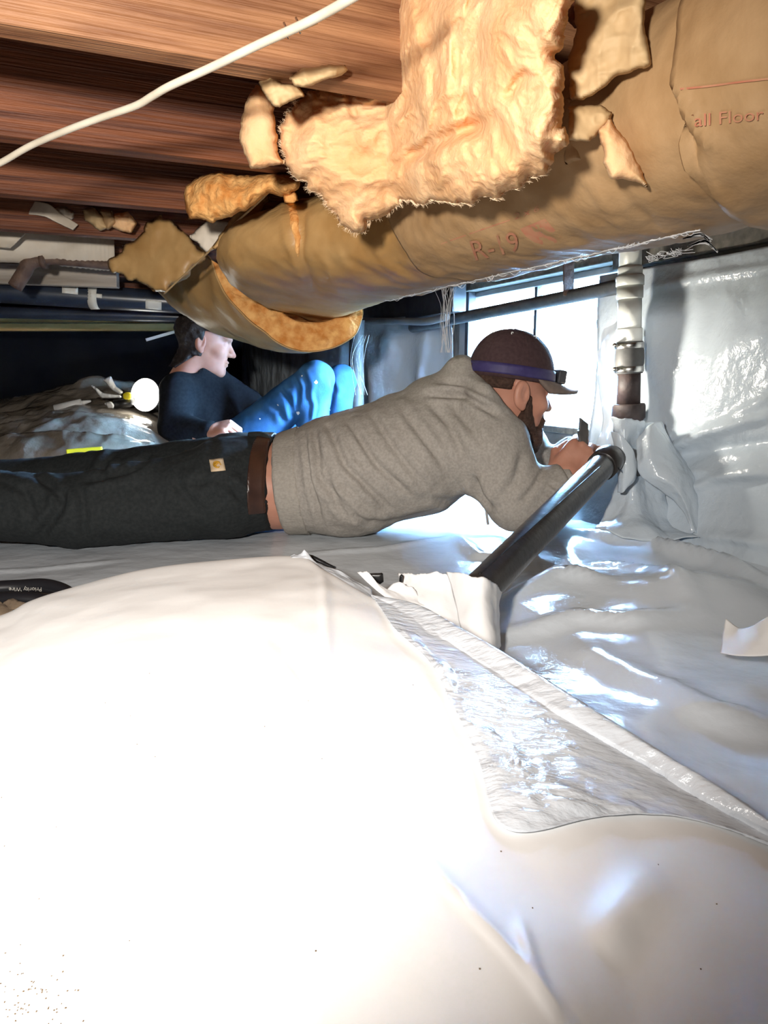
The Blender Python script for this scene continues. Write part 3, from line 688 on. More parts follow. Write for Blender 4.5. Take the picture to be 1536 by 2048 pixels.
c = [[P(*p) for p in r] for r in (oR, mid, bk, bk2)]
g = patch_grid(c, 60, 90); n = grid_normals(g); g = g+n*(.006*fbm(g, 9, 3, 41))[..., None]
cen = g.mean((0, 1))
ro = empty('insulation_batt', g[0].mean(0), 'sagging far batt with its thick orange cut end facing the camera', 'insulation batt', 'paper-faced batts wrapped overhead')
solid(mk('paper_facing', g.reshape(-1, 3), grid_faces(60, 90), 'kraft_amber', parent=ro), .003)
# fibre body: offset inward, closed round the cut rim
axis_pts = g.mean(1, keepdims=True)
top = np.array([P(424, 520, 2.06), P(722, 596, 2.15)]).mean(0)
prof = np.sin(np.linspace(0.0, math.pi, 90))**0.6
inn = []
for i in range(60):
    t_ = (g[i, 0]+g[i, -1])/2; d = t_-g[i]; d = d/(np.linalg.norm(d, axis=1)[:, None]+1e-9)
    inn.append(g[i]+d*(0.088*prof)[:, None])
inn = np.array(inn); fr = g+(inn-g)*0.03
ring = [fr[0]+(inn[0]-fr[0])*k for k in np.linspace(0, 1, 12)]
ring = np.array(ring); ring = ring+np.array([0, -1, 0])*(.010*fbm(ring, 30, 4, 3)+.004)[..., None]*np.sin(np.linspace(0, math.pi, 12))[:, None, None]
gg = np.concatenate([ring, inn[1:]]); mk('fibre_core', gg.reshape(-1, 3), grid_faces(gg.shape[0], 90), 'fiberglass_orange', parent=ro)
bvR = bvh_of(g.reshape(-1, 3), grid_faces(60, 90))

# fluffy hanging fibreglass
fl = [(745, -40), (744, 40), (738, 80), (752, 112), (716, 140), (690, 165), (640, 172), (600, 190), (566, 225), (553, 270), (560, 310), (578, 335), (602, 362), (640, 388), (676, 430), (700, 458), (713, 480), (722, 455), (760, 432), (792, 412),
      (850, 404), (925, 414), (958, 400), (1012, 382), (1062, 352), (1108, 328), (1132, 290), (1137, 200), (1122, 120), (1130, 60), (1160, -40)]
def fluffY(x, y):
    k = (x-768)/1450; return min(1.16, .475/(.914*k+.407))+.0002*(y-200)
gaps = [([(800, 330), (870, 285), (925, 262), (985, 240)], 16, -.035), ([(1010, 200), (1035, 165), (1060, 140)], 12, -.02), ([(700, 300), (790, 250), (900, 180)], 30, .012), ([(620, 320), (720, 360), (840, 350)], 24, .016),
        ([(960, 380), (1060, 300), (1110, 180)], 24, .012), ([(780, 80), (860, 150), (960, 180)], 30, .014), ([(700, 160), (700, 210), (715, 240)], 8, -.012), ([(840, 90), (880, 70), (930, 40)], 10, -.01)]
def fdisp(base, pts, pr):
    w = base+.03*np.c_[fbm(base, 8, 3, 1), fbm(base, 8, 3, 2), fbm(base, 8, 3, 3)]
    st = w*np.array([1.0, 1, 1.9]); d = .030*fbm(w, 8, 3, 5)+.007*ridged(st, 15, 2, 9)+.003*fbm(st*np.array([1, 1, 2]), 60, 3, 13)
    for pl, wd, a in gaps:
        dd, t = seg_dist(pts, pl); d = d+a*np.exp(-(dd/wd)**2)*np.clip(6*t*(1-t)+.1, 0, 1)
    return d
v, f, rim = pillow_geo(fl, fluffY, .085, 3.4, 95, 13, 6, fdisp)
fluff = empty('fibreglass_clump', P(850, 250, 1.0), 'large fluffy peach fibreglass clump hanging from the joists', 'insulation')
mk('fibre_mass', v, f, 'fiberglass', parent=fluff)
def wisps(rim, Yf, n, ln, parent, seed, m='fibre', r=.00035, ymin=-50):
    rng = np.random.RandomState(seed); parts = []
    cen = rim.mean(0)
    for _ in range(n):
        i = rng.randint(len(rim)); p = rim[i]
        if p[1] < ymin: continue
        o = (p-cen)/np.linalg.norm(p-cen); a = math.atan2(o[1], o[0])+rng.normal(0, .8); L = ln*(.3+rng.rand())
        q0 = p-o*6; q1 = p+np.array([math.cos(a), math.sin(a)])*L*.5; a2 = a+rng.normal(0, .7); q2 = q1+np.array([math.cos(a2), math.sin(a2)])*L*.5
        y = Yf(*p)-.01*rng.rand(); path = crom([P(*q0, y), P(*q1, y-.004*rng.rand()), P(*q2, y-.008*rng.rand())], 6)
        parts.append(tube_geo(path, np.linspace(r, r*.4, 6), 3, False))
    v, f = join(*parts); return mk('loose_fibres', v, f, m, parent=parent, kind='stuff')
wisps(rim[(rim[:, 1] > 200) & (rim[:, 0] < 1100)], fluffY, 900, 7, fluff, 3, r=.00025)

def lump(name, poly, Y, bulge, m, label, cat='insulation', step=3.0, edge=40, jit=4, seed=1, amp=.006, sc=18, group=None, back=.6, parent=None):
    Yf = Y if callable(Y) else (lambda x, y: Y)
    v, f, r = pillow_geo(poly, Yf, bulge, step, edge, jit, seed, lambda b, p, pr: amp*fbm(b, sc, 4, seed)+amp*.5*ridged(b, sc*1.6, 2, seed+3), back)
    return mk(name, v, f, m, label=label, cat=cat, group=group, parent=parent)
lump('fibreglass_piece', [(512, 172), (532, 180), (552, 235), (556, 300), (570, 330), (498, 335), (486, 300), (478, 282), (482, 230), (494, 195)], 1.16, .03, 'fiberglass', 'small pale batt offcut tucked between two joists left of the clump', seed=3, amp=.004, edge=26)
lump('torn_paper', [(516, 160), (540, 152), (566, 164), (596, 170), (610, 190), (560, 215), (540, 210), (530, 190)], .99, .010, 'kraft_light', 'torn tan paper corner sticking out left of the clump', 'paper', step=2.5, edge=20, seed=5, amp=.006, sc=30)
lump('torn_paper', [(576, 158), (604, 136), (640, 130), (692, 128), (696, 142), (668, 158), (630, 170), (606, 180), (590, 174)], .965, .012, 'kraft_light', 'folded tan paper strip on top of the clump under the near joist', 'paper', step=2.5, edge=20, seed=8, amp=.006, sc=30)
lump('torn_paper', [(1150, -30), (1285, -30), (1292, 60), (1304, 130), (1262, 140), (1228, 158), (1196, 180), (1168, 200), (1138, 204), (1136, 120), (1150, 60)], lambda x, y: .80-.0003*(x-1150), .014, 'kraft_light', 'wide torn paper flap with a ragged lower edge right of the clump', 'paper', step=3, edge=22, seed=9, amp=.008, sc=22)
lump('torn_paper', [(1136, 214), (1200, 208), (1224, 226), (1212, 246), (1190, 276), (1182, 284), (1136, 282)], .80, .010, 'kraft_light', 'small folded tan paper tab beside the right edge of the clump', 'paper', step=2.5, edge=18, seed=10, amp=.003, sc=30)
lump('fibreglass_piece', [(1196, 262), (1222, 234), (1240, 262), (1266, 300), (1288, 352), (1300, 380), (1262, 360), (1222, 356), (1208, 320)], lambda x, y: .80, .022, 'fiberglass', 'pink fibre tuft poking out below the paper tab', step=2.5, edge=24, seed=11, amp=.004)
lump('paper_facing', [(1130, 190), (1240, 150), (1310, 120), (1330, 250), (1380, 360), (1300, 380), (1200, 330), (1130, 330)], lambda x, y: .88-.0002*(x-1130), .01, 'kraft', 'paper facing behind the torn flap at the right', 'paper', step=4, edge=26, seed=12, amp=.006)
lump('wood_block', [(1138, 0), (1165, -10), (1186, 8), (1178, 40), (1152, 58), (1136, 40)], .83, .02, 'wood', 'dark wood end glimpsed between the clump and torn flap', 'wood', step=2.5, edge=16, seed=13, amp=.002)
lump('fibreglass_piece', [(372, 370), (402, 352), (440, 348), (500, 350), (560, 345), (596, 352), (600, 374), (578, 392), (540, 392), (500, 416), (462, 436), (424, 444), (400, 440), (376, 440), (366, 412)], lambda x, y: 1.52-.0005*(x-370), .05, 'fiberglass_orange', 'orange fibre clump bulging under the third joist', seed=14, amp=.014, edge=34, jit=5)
lump('torn_paper', [(322, 424), (345, 440), (360, 466), (416, 506), (410, 525), (375, 555), (330, 588), (300, 582), (250, 556), (224, 546), (218, 525), (240, 505), (262, 478), (276, 470), (290, 440)], lambda x, y: 2.02-.0004*(x-220), .02, 'kraft_amber', 'large ragged brown paper end hanging at the left of the batts', 'paper', seed=15, amp=.007, edge=22, jit=8, sc=9)
lump('torn_paper', [(376, 472), (420, 440), (470, 440), (500, 452), (462, 480), (412, 506)], 1.80, .008, 'paper_pale', 'pinkish paper flap in the fold beside the twine', 'paper', step=2.5, edge=16, seed=16, amp=.004)
lump('torn_paper', [(462, 432), (528, 384), (545, 390), (500, 452), (430, 500), (412, 506)], 1.70, .01, 'kraft_amber', 'narrow brown paper fold running under the twine', 'paper', step=2.5, edge=16, seed=17, amp=.004)
v, f = tube_geo(crom([P(546, 376, 1.52), P(500, 420, 1.60), P(450, 465, 1.70), P(415, 506, 1.78), P(370, 548, 1.90), P(328, 588, 1.96)], 40), .0022, 8)
mk('twine', v, f, 'kraft_light', label='thin twine crossing the loose paper ends', cat='twine')
for i, (pl, mt, lb) in enumerate([([(164, 418), (186, 416), (206, 432), (216, 455), (200, 462), (170, 440)], 'kraft_light', 'small tan paper scrap, left one under the fourth joist'), ([(196, 418), (222, 420), (236, 445), (214, 462), (205, 440)], 'kraft', 'brown paper scrap between two others under the fourth joist'),
                              ([(228, 428), (256, 424), (274, 444), (262, 466), (240, 462), (222, 452)], 'fiberglass', 'pale fibre tuft beside the scraps under the fourth joist'), ([(98, 412), (130, 412), (152, 424), (146, 440), (120, 440), (104, 428)], 'paper_pale', 'grey paper wad at the end of the bent strip')]):
    lump('torn_paper', pl, 1.98, .02, mt, lb, 'paper', step=2.2, edge=14, seed=20+i, amp=.006, sc=30, jit=2)

# cobwebs along the lower edge of the batts
rng = np.random.RandomState(5); parts = []
for k in range(5):
    xs_ = np.linspace(770+30*k, 1400, 60); nz = fbm(np.c_[xs_/14, np.full(60, k*3.), np.zeros(60)], 1, 3, k)
    ys_ = 603-(xs_-770)*.2265+2.2*nz; parts.append(tube_geo([P(x, y, .176*1450/max(20, 750-y)-.02-.002*k) for x, y in zip(xs_, ys_)], .0007, 4, False))
for _ in range(45):
    t = rng.rand(); x = 780+t*600; y = 601-(x-770)*.2265; yy = .174*1450/max(20, 750-y)-.02
    L = 8+16*rng.rand(); pth = crom([P(x, y, yy), P(x+L*.5, y+rng.normal(3, 2), yy), P(x+L, y-L*.22+rng.normal(0, 2), yy)], 7)
    parts.append(tube_geo(pth, .0003+.0003*rng.rand(), 3, False))
for _ in range(40):
    x = 1290+rng.rand()*75; y = 512-(x-1290)*.22+rng.normal(4, 3); pth = crom([P(x, y, .95), P(x+rng.normal(6, 6), y+rng.normal(3, 3), .95), P(x+rng.normal(12, 8), y+rng.normal(0, 4), .95)], 7); parts.append(tube_geo(pth, .00035, 3, False))
for x0, y0 in ((1415, 470), (1425, 485)):
    for _ in range(8): pth = crom([P(x0-50, y0+8, .9), P(x0-15, y0-2+rng.normal(0, 3), .9), P(x0+5+rng.normal(0, 3), y0+8+rng.rand()*14, .9)], 7); parts.append(tube_geo(pth, .0006, 3, False))
v, f = join(*parts); mk('cobweb', v, f, 'cobweb', label='dusty cobweb fringe along the underside of the long batt', cat='cobweb', kind='stuff')
parts = []
for _ in range(16):
    x = 897+rng.normal(0, 7); pth = crom([P(x+rng.normal(0, 8), 575, 1.5), P(x, 610+rng.normal(0, 5), 1.55), P(x-3+rng.normal(0, 3), 650, 1.6), P(892+rng.normal(0, 5), 705, 1.65)], 12); parts.append(tube_geo(pth, .0004+.0006*rng.rand(), 3, False))
for _ in range(7):
    x = 716+rng.normal(0, 6); pth = crom([P(x+10, 670, 2.6), P(x+rng.normal(4, 8), 720, 2.6), P(x+rng.normal(10, 6), 790, 2.6)], 9); parts.append(tube_geo(pth, .0007, 3, False))
v, f = join(*parts); mk('cobweb', v, f, 'cobweb', label='cobweb strands hanging down behind the lying man', cat='cobweb', kind='stuff')

# cable stapled under the joists
path = crom([P(-60, 352, 1.14), P(0, 326, 1.12), P(60, 292, 1.09), P(130, 262, 1.05), P(200, 236, 1.01), P(270, 212, .97), P(305, 192, .945), P(340, 172, .92), P(420, 136, .875), P(520, 88, .82), P(620, 42, .77), P(705, -5, .72), P(790, -60, .67)], 120)
v, f = tube_geo(path, .0043, 12)
cab = mk('electrical_cable', v, f, 'cable_sheath', label='cream electrical cable slanting across the joists', cat='cable')
for i, (x, y, Y) in enumerate([(574, 62, .80), (598, 52, .79)]):
    a = P(x-6, y-16, Y+.004); b = P(x-2, y-6, Y-.008); c_ = P(x+3, y+14, Y+.006); v, f = tube_geo([a, b, (b+c_)/2, c_], .0012, 8)
    mk('cable_staple', v, f, 'metal_bright', label=['left wire staple over the cream cable', 'right wire staple over the cream cable'][i], cat='staple', group='staples on the cream cable')
lump('torn_paper', [(602, 50), (622, 36), (638, 38), (636, 48), (612, 58)], .785, .004, 'kraft_light', 'scrap of paper caught under the cream cable', 'paper', step=1.5, edge=8, seed=33, amp=.002, jit=1)

# ================================================================== pipes
def pipe_lathe(parent, name, a, b, prof, m, n=28, **kw):
    a = np.asarray(a, float); b = np.asarray(b, float); L = np.linalg.norm(b-a)
    v, f = lathe_geo(a, b-a, [(h*L, r) for h, r in prof], n); return mk(name, v, f, m, parent=parent, **kw)
SY = 1.90
vp = empty('vent_stack', P(1256, 860, SY), 'upright drain stack, white above and black below, beside the opening', 'pipe')
bot, top_ = P(1256, 880, SY), P(1262, 420, SY)
def at_y(y): t = (880-y)/460; return bot*(1-t)+top_*t
R = .0295
o = pipe_lathe(vp, 'iron_hub', at_y(880), at_y(804), [(0, .037), (.55, .037), (.62, .0425), (.95, .0425), (1, .040), (1.0, .030)], 'cast_iron')
pipe_lathe(vp, 'iron_pipe', at_y(806), at_y(735), [(0, R), (1, R)], 'cast_iron')
co = pipe_lathe(vp, 'rubber_coupling', at_y(742), at_y(677), [(0, .0335), (.04, .0350), (.2, .0350), (.3, .0368), (.5, .0375), (.7, .0368), (.8, .035), (.96, .035), (1, .0335)], 'rubber')
for y0, y1 in ((739, 727), (691, 679)):
    cl = pipe_lathe(co, 'hose_clamp', at_y(y0), at_y(y1), [(0, .0362), (.05, .0370), (.95, .0370), (1, .0362)], 'steel_band', 32)
    sc = at_y((y0+y1)/2)+np.array([-.037, -.012, 0]); v, f = tube_geo([sc+np.array([-.008, -.014, 0]), sc+np.array([.006, .016, 0])], .0055, 8); mk('clamp_screw', v, f, 'steel_band', parent=cl)
pipe_lathe(vp, 'white_sleeve', at_y(682), at_y(650), [(0, .0325), (.9, .0325), (1, .031)], 'pvc')
pipe_lathe(vp, 'white_pipe', at_y(652), at_y(590), [(0, .0295), (1, .0295)], 'pvc')
pipe_lathe(vp, 'white_socket', at_y(592), at_y(566), [(0, .0310), (.1, .0325), (1, .0325)], 'pvc')
pipe_lathe(vp, 'white_reducer', at_y(566), at_y(545), [(0, .0345), (.85, .0345), (1, .0315)], 'pvc')
pipe_lathe(vp, 'white_collar', at_y(545), at_y(528), [(0, .0300), (.8, .0300), (1, .0285)], 'pvc')
pipe_lathe(vp, 'white_riser', at_y(528), at_y(425), [(0, .0275), (1, .0275)], 'pvc')
# the slanting black drain pipe
dp = empty('drain_pipe', P(975, 1165, 1.18), 'glossy black drain pipe slanting from the torn collar to the wall', 'pipe')
pa, pb = P(948, 1192, 1.13), P(1206, 930, 1.66)
ax_ = (pb-pa)/np.linalg.norm(pb-pa)
path = np.concatenate([crom([pa, pb], 30), crom([pb+ax_*.02, pb+ax_*.05+np.array([.012, .01, -.002]), pb+ax_*.07+np.array([.04, .03, -.012]), pb+ax_*.075+np.array([.08, .05, -.03])], 14)])
v, f = tube_geo(path, .0305, 28); mk('pipe_body', v, f, 'abs_black', parent=dp)
bvP = bvh_of(v, f)
e0 = pb-ax_*.012; v, f = lathe_geo(e0, ax_, [(0, .0315), (0, .0345), (.05, .0355), (.062, .033)], 28); mk('socket_rim', v, f, 'abs_black', parent=dp)
sm = []
for t in np.linspace(0, 1, 50):
    x, y = 962+(1204-962)*t, 1152+(936-1152)*t; h, n = hit(bvP, x-3, y-3)
    if h is not None: sm.append(h+n*(.0002+.0007*random.random()))
v, f = tube_geo(sm, .0009+.0012*np.abs(vnoise(np.c_[np.arange(len(sm))*.9, np.zeros((len(sm), 2))])), 5); mk('mould_seam', v, f, 'plastic_black', parent=dp)
for x, y in ((1238, 935), (1222, 968)):
    h, n = hit(bvP, x-6, y-2)
    if h is not None: v, f = tube_geo([h, h+np.array([.006, 0, -.004]), h+np.array([.010, 0, -.010])], [.003, .002, .001], 6); mk('burr', v, f, 'plastic_black', parent=dp)

# pipe, duct and straps in front of the opening
pth = crom([Pu(1262, 568, 1.40), Pu(1180, 585, 1.40), Pu(1075, 606, 1.40), Pu(950, 630, 1.38), Pu(850, 650, 1.36), Pu(825, 655, 1.36)], 30)
v, f = tube_geo(pth, .020, 18); mk('heating_pipe', v, f, 'rubber', label='dark pipe crossing in front of the bright opening', cat='pipe')
v, f = tube_geo(crom([Pu(700, 642, 1.30), Pu(790, 642, 1.30), Pu(850, 643, 1.30), Pu(892, 634, 1.29)], 24), .014, 12); mk('conduit', v, f, 'frame_metal', label='pale conduit along the bottom of the dark duct', cat='pipe')
v0 = float(Pu(893, 600, 1.36)@V); v1 = float(Pu(700, 600, 1.36)@V)
ubox('metal_duct', 1.385, 1.445, v0, v1, .645, .76, 'frame_dark', label='dark square duct left of the bright opening', cat='duct')
a = Pu(1137, 520, 1.39); b = Pu(1137, 592, 1.39); v, f = beam_geo(a, b, .035, .006, V); mk('pipe_hanger', v, f, 'pipe_rust', label='flat strap holding up the dark pipe at the opening', cat='strap', smooth=False)
v, f = tube_geo(crom([Pu(715, 640, 1.14), Pu(712, 740, 1.14), Pu(718, 925, 1.14)], 12), .030, 14); mk('corner_pipe', v, f, 'rubber', label='dusty upright pipe beside the blue jeans', cat='pipe')

# ================================================================== plastic on the foundation wall
def wall_sheet(name, vA, vB, z0, z1, u0, label, seed, pleats=(), nr=110, nc=150, toe=0.0, m='plastic_wall', am=.014, lean=0.0):
    vv, zz_ = np.meshgrid(np.linspace(vA, vB, nc), np.linspace(z1, z0, nr)); k = (zz_-z0)/(z1-z0)
    g = (u0-toe*np.clip(1-k*1.8, 0, 1)**2-lean*sst(0, .45, (vv-vA)/(vB-vA)))[..., None]*U+vv[..., None]*V+zz_[..., None]*Z
    d = am*fbm(g*np.array([1, 1, .7]), 4.5, 3, seed)+.35*am*ridged(g*np.array([1, 1, .6]), 9, 2, seed+3)*(1-k*.5)
    q = np.stack(pix(g), -1)
    for pl, w, a in pleats:
        dd, t = seg_dist(q, pl); d = d+a*np.exp(-(dd/w)**2)*np.clip(4*t*(1-t)+.35, 0, 1)
    g = g-U*(np.clip(d, -.03, .08))[..., None]
    return solid(mk(name, g.reshape(-1, 3), grid_faces(nr, nc), m, label=label, cat='plastic sheet'), .0012)
wall_sheet('wall_liner', -.4, VN+.01, -.01, .685, WU-.045, 'white plastic liner with daylight blue put into its colour, hung right of the drain stack', 3, toe=.10, am=.010,
    pleats=[([(1340, 900), (1420, 868), (1560, 826)], 10, .020), ([(1350, 915), (1450, 895), (1560, 880)], 12, -.018), ([(1370, 985), (1450, 955), (1560, 945)], 10, .018), ([(1380, 940), (1450, 945), (1560, 925)], 14, .016), ([(1300, 600), (1310, 700), (1310, 800)], 22, .012),
            ([(1400, 1070), (1470, 1075), (1560, 1090)], 12, .016), ([(1300, 575), (1420, 550), (1560, 530)], 9, .008), ([(1440, 700), (1500, 680), (1560, 660)], 30, .010), ([(1380, 880), (1470, 835), (1560, 790)], 9, .010)])
wall_sheet('wall_liner', VF-.005, 4.95, -.01, .655, WU-.03, 'white plastic liner coloured with blue daylight, on the wall beyond the opening', 9, toe=.05, lean=.30, pleats=[([(860, 650), (850, 740), (845, 820)], 14, .015), ([(780, 660), (760, 740), (750, 820)], 14, .012)])  # lean is added to turn this sheet towards the window light
# sheer strip hanging over the near jamb
cs = [[Pu(x, y, u) for x, y, u in r] for r in ([(1196, 640, 1.44), (1215, 632, 1.43), (1240, 625, 1.42)], [(1196, 740, 1.43), (1216, 742, 1.41), (1240, 745, 1.40)], [(1205, 840, 1.42), (1222, 850, 1.40), (1245, 850, 1.38)], [(1190, 900, 1.38), (1212, 930, 1.36), (1245, 930, 1.35)])]
g = patch_grid(cs, 50, 24); g = g+grid_normals(g)*(.006*fbm(g, 14, 3, 2))[..., None]
solid(mk('sheer_strip', g.reshape(-1, 3), grid_faces(50, 24), 'plastic_sheer', label='glowing sheer plastic strip hanging at the near edge of the opening', cat='plastic sheet'), .001)
# wrap round the foot of the stack
sheet('pipe_wrap', [[(1218, 832, 1.80), (1250, 836, 1.77), (1285, 842, 1.79), (1318, 850, 1.86)], [(1228, 870, 1.79), (1252, 890, 1.74), (1272, 900, 1.77), (1300, 880, 1.83)], [(1238, 940, 1.80), (1262, 960, 1.75), (1290, 950, 1.77), (1320, 930, 1.8)], [(1215, 1010, 1.78), (1260, 1020, 1.73), (1310, 1030, 1.74), (1350, 1050, 1.76)], [(1190, 1056, 1.72), (1260, 1078, 1.66), (1340, 1080, 1.65), (1400, 1078, 1.64)]],
      60, 50, 'plastic_wall', 'white plastic gathered round the foot of the drain stack', 'plastic sheet', noise=.006, nsc=14, seed=51, rag=.004, ridge=.006)
sheet('pipe_wrap', [[(1272, 880, 1.75), (1300, 850, 1.76), (1325, 842, 1.80), (1330, 870, 1.86)], [(1272, 920, 1.72), (1305, 905, 1.70), (1345, 905, 1.74), (1365, 920, 1.80)], [(1282, 955, 1.71), (1320, 950, 1.68), (1360, 945, 1.70), (1395, 950, 1.76)], [(1345, 1000, 1.70), (1360, 985, 1.67), (1385, 985, 1.70), (1402, 975, 1.75)], [(1385, 1065, 1.66), (1395, 1065, 1.66), (1410, 1068, 1.68), (1430, 1072, 1.70)]],
      50, 40, 'plastic_wall', 'loose petal of plastic folded out from the stack wrap', 'plastic sheet', noise=.004, nsc=14, seed=57, ridge=.003)
sheet('pipe_wrap', [[(1222, 862, 1.72), (1240, 868, 1.70), (1262, 895, 1.70), (1272, 925, 1.71)], [(1236, 925, 1.71), (1250, 930, 1.69), (1266, 945, 1.69), (1270, 955, 1.70)], [(1236, 985, 1.71), (1246, 985, 1.69), (1255, 975, 1.69), (1266, 965, 1.70)]],
      40, 24, 'plastic_wall', 'narrow curled leaf of plastic left of the stack wrap', 'plastic sheet', noise=.003, nsc=14, seed=59)

# ================================================================== far left: ducts, boards, pipes under the floor
def bar(name, a, b, w, h, m, label, cat, bev=.003, parent=None, group=None):
    a = P(*a); b = P(*b); v, f = beam_geo((0, 0, 0), (np.linalg.norm(b-a), 0, 0), w, h)
    me = bpy.data.meshes.new(name); me.from_pydata([tuple(x) for x in v-v.mean(0)], [], f); me.materials.append(MATS[m])
    o = bpy.data.objects.new(name, me); COL.objects.link(o); o.location = (a+b)/2; d = Vector(b-a)
    o.rotation_euler = d.to_track_quat('X', 'Z').to_euler(); bevel(o, bev); o['_o'] = tuple((a+b)/2); return tag(o, label, cat, group)
sheet('bent_strip', [[(-80, 398, 1.98), (40, 402, 1.96), (92, 407, 1.95), (122, 428, 1.96), (156, 450, 1.97)], [(-80, 423, 1.97), (40, 428, 1.95), (86, 432, 1.94), (112, 444, 1.95), (146, 460, 1.96)]], 12, 60, 'paper_pale', 'pale flat strip bent downward under the fourth joist', 'strip', th=.006, noise=.002)
pth = crom([P(-250, 470, 2.12), P(-60, 477, 2.2), P(80, 487, 2.26), P(170, 497, 2.30), P(228, 503, 2.33)], 90)
rr = .050+.0012*np.sin(np.arange(90)*1.9)*(np.arange(90) > 50)
v, f = tube_geo(pth, rr, 26); v[:, 2] += .16*(v[:, 2]-np.interp(v[:, 0], pth[:, 0], pth[:, 2])); v += vnormals(v, [q for q in f if len(q) == 4])*(.004*fbm(v, 14, 3, 6))[:, None]
dct = mk('wrapped_duct', v, f, 'paper_pale', label='pale paper-wrapped duct at the far left', cat='duct')
sheet('duct_band', [[(-60, 446, 2.12), (20, 450, 2.13), (62, 452, 2.14)], [(-60, 470, 2.10), (10, 474, 2.11), (40, 478, 2.12)], [(-60, 492, 2.11), (0, 494, 2.12), (20, 496, 2.13)]], 16, 30, 'paper_pale', '', '', parent=dct, th=.004, noise=.002)
ir = empty('iron_pipe', P(80, 520, 2.22), 'rusty iron pipe with an elbow below the wrapped duct', 'pipe')
v, f = tube_geo(crom([P(240, 533, 2.30), P(150, 524, 2.27), P(88, 520, 2.25)], 20), .013, 14); mk('straight_pipe', v, f, 'pipe_rust', parent=ir)
v, f = tube_geo(crom([P(92, 520, 2.25), P(70, 521, 2.245), P(56, 530, 2.24), P(48, 545, 2.24), P(30, 574, 2.24)], 24), .021, 16); mk('elbow', v, f, 'pipe_rust', parent=ir)
v, f = tube_geo([P(93, 520, 2.25), P(84, 520, 2.25)], .026, 16); mk('elbow_collar', v, f, 'pipe_rust', parent=ir)
bar('pale_board', (-300, 536, 2.5), (236, 556, 2.55), .035, .066, 'wood_grey', 'pale board edge behind the rusty pipe', 'board')
bar('brown_board', (-300, 556, 2.65), (420, 588, 2.8), .035, .05, 'wood', 'brown board just above the blue-black pipe', 'board')
a, b = P(-320, 562, 2.5), P(470, 612, 2.78)
bp = empty('black_drain', a*.5+b*.5, 'thick blue-black pipe with white stickers at the far left', 'pipe')
v, f = tube_geo(crom([a, b], 40), .040, 24); mk('pipe_body', v, f, 'pipe_blueblack', parent=bp); bv = bvh_of(v, f)
for x0, y0, x1, y1 in ((124, 571, 156, 586), (180, 586, 204, 594), (291, 599, 323, 617)):
    pts = [on_or(bv, x0+(x1-x0)*j/4, y0+(y1-y0)*i/4+(x1-x0)*j/4*.10, .002, 2.6) for i in range(5) for j in range(5)]
    solid(mk('sticker', np.array(pts), grid_faces(5, 5), 'sticker', parent=bp), .001)
pts = []
for t in np.linspace(-.6, 2.6, 14):
    c_ = a+(b-a)*.622; pts.append(c_+.0425*np.array([0.05*math.sin(t*2), -math.cos(t-1.2), -math.sin(t-1.2)]))
g = np.array([[p+np.array([s, 0, 0]) for p in pts] for s in (-.016, .016)]); solid(mk('pipe_strap', g.reshape(-1, 3), grid_faces(2, 14), 'sticker', parent=bp), .002)
v, f = tube_geo(crom([P(-320, 616, 2.75), P(430, 636, 2.95)], 20), .022, 16); mk('thin_black_pipe', v, f, 'pipe_blueblack', label='thinner black pipe just below the stickered pipe', cat='pipe')
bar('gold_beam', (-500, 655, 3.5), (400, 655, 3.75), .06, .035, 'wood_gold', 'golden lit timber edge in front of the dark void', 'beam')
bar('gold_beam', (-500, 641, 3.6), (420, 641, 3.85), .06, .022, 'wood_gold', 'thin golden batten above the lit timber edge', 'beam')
bar('white_batten', (292, 680, 3.62), (379, 655, 3.70), .012, .014, 'white_scrap', 'thin white batten slanting down behind the seated man', 'batten', .001)

# far plastic heaped over the ground at the back left
rowsO = [[(-250, 975, 2.55), (-120, 962, 2.5), (0, 950, 2.48), (100, 945, 2.46), (200, 940, 2.46), (310, 945, 2.5), (400, 985, 2.5)],
         [(-250, 912, 2.7), (-120, 904, 2.65), (0, 898, 2.62), (100, 888, 2.6), (200, 884, 2.6), (310, 892, 2.7), (400, 960, 2.7)],
         [(-250, 878, 2.95), (-120, 870, 2.9), (0, 860, 2.85), (100, 848, 2.8), (200, 842, 2.8), (310, 850, 2.9), (400, 935, 2.95)],
         [(-250, 850, 3.2), (-120, 845, 3.15), (0, 835, 3.1), (100, 818, 3.1), (200, 806, 3.1), (310, 815, 3.2), (400, 900, 3.25)],
         [(-250, 832, 3.45), (-120, 828, 3.4), (0, 815, 3.4), (100, 785, 3.4), (200, 762, 3.4), (310, 790, 3.5), (400, 870, 3.5)],
         [(-250, 828, 3.8), (-120, 820, 3.85), (0, 810, 3.9), (100, 800, 3.9), (200, 790, 3.9), (310, 800, 3.95), (400, 860, 3.95)]]
c_ = [[P(*p) for p in r] for r in rowsO]; g = patch_grid(c_, 90, 140); g[..., 2] += .020*fbm(g, 4, 4, 77)+.012*ridged(g*np.array([1, 2.2, 1]), 6, 2, 8); g[0:12, :, 2] -= np.linspace(.06, 0, 12)[:, None]
heap = solid(mk('old_sheet', g.reshape(-1, 3), grid_faces(90, 140), 'plastic_old', label='dull crumpled plastic heaped over the ground at the far left', cat='plastic sheet'), .002)
bvO = bvh_of(g.reshape(-1, 3), grid_faces(90, 140))
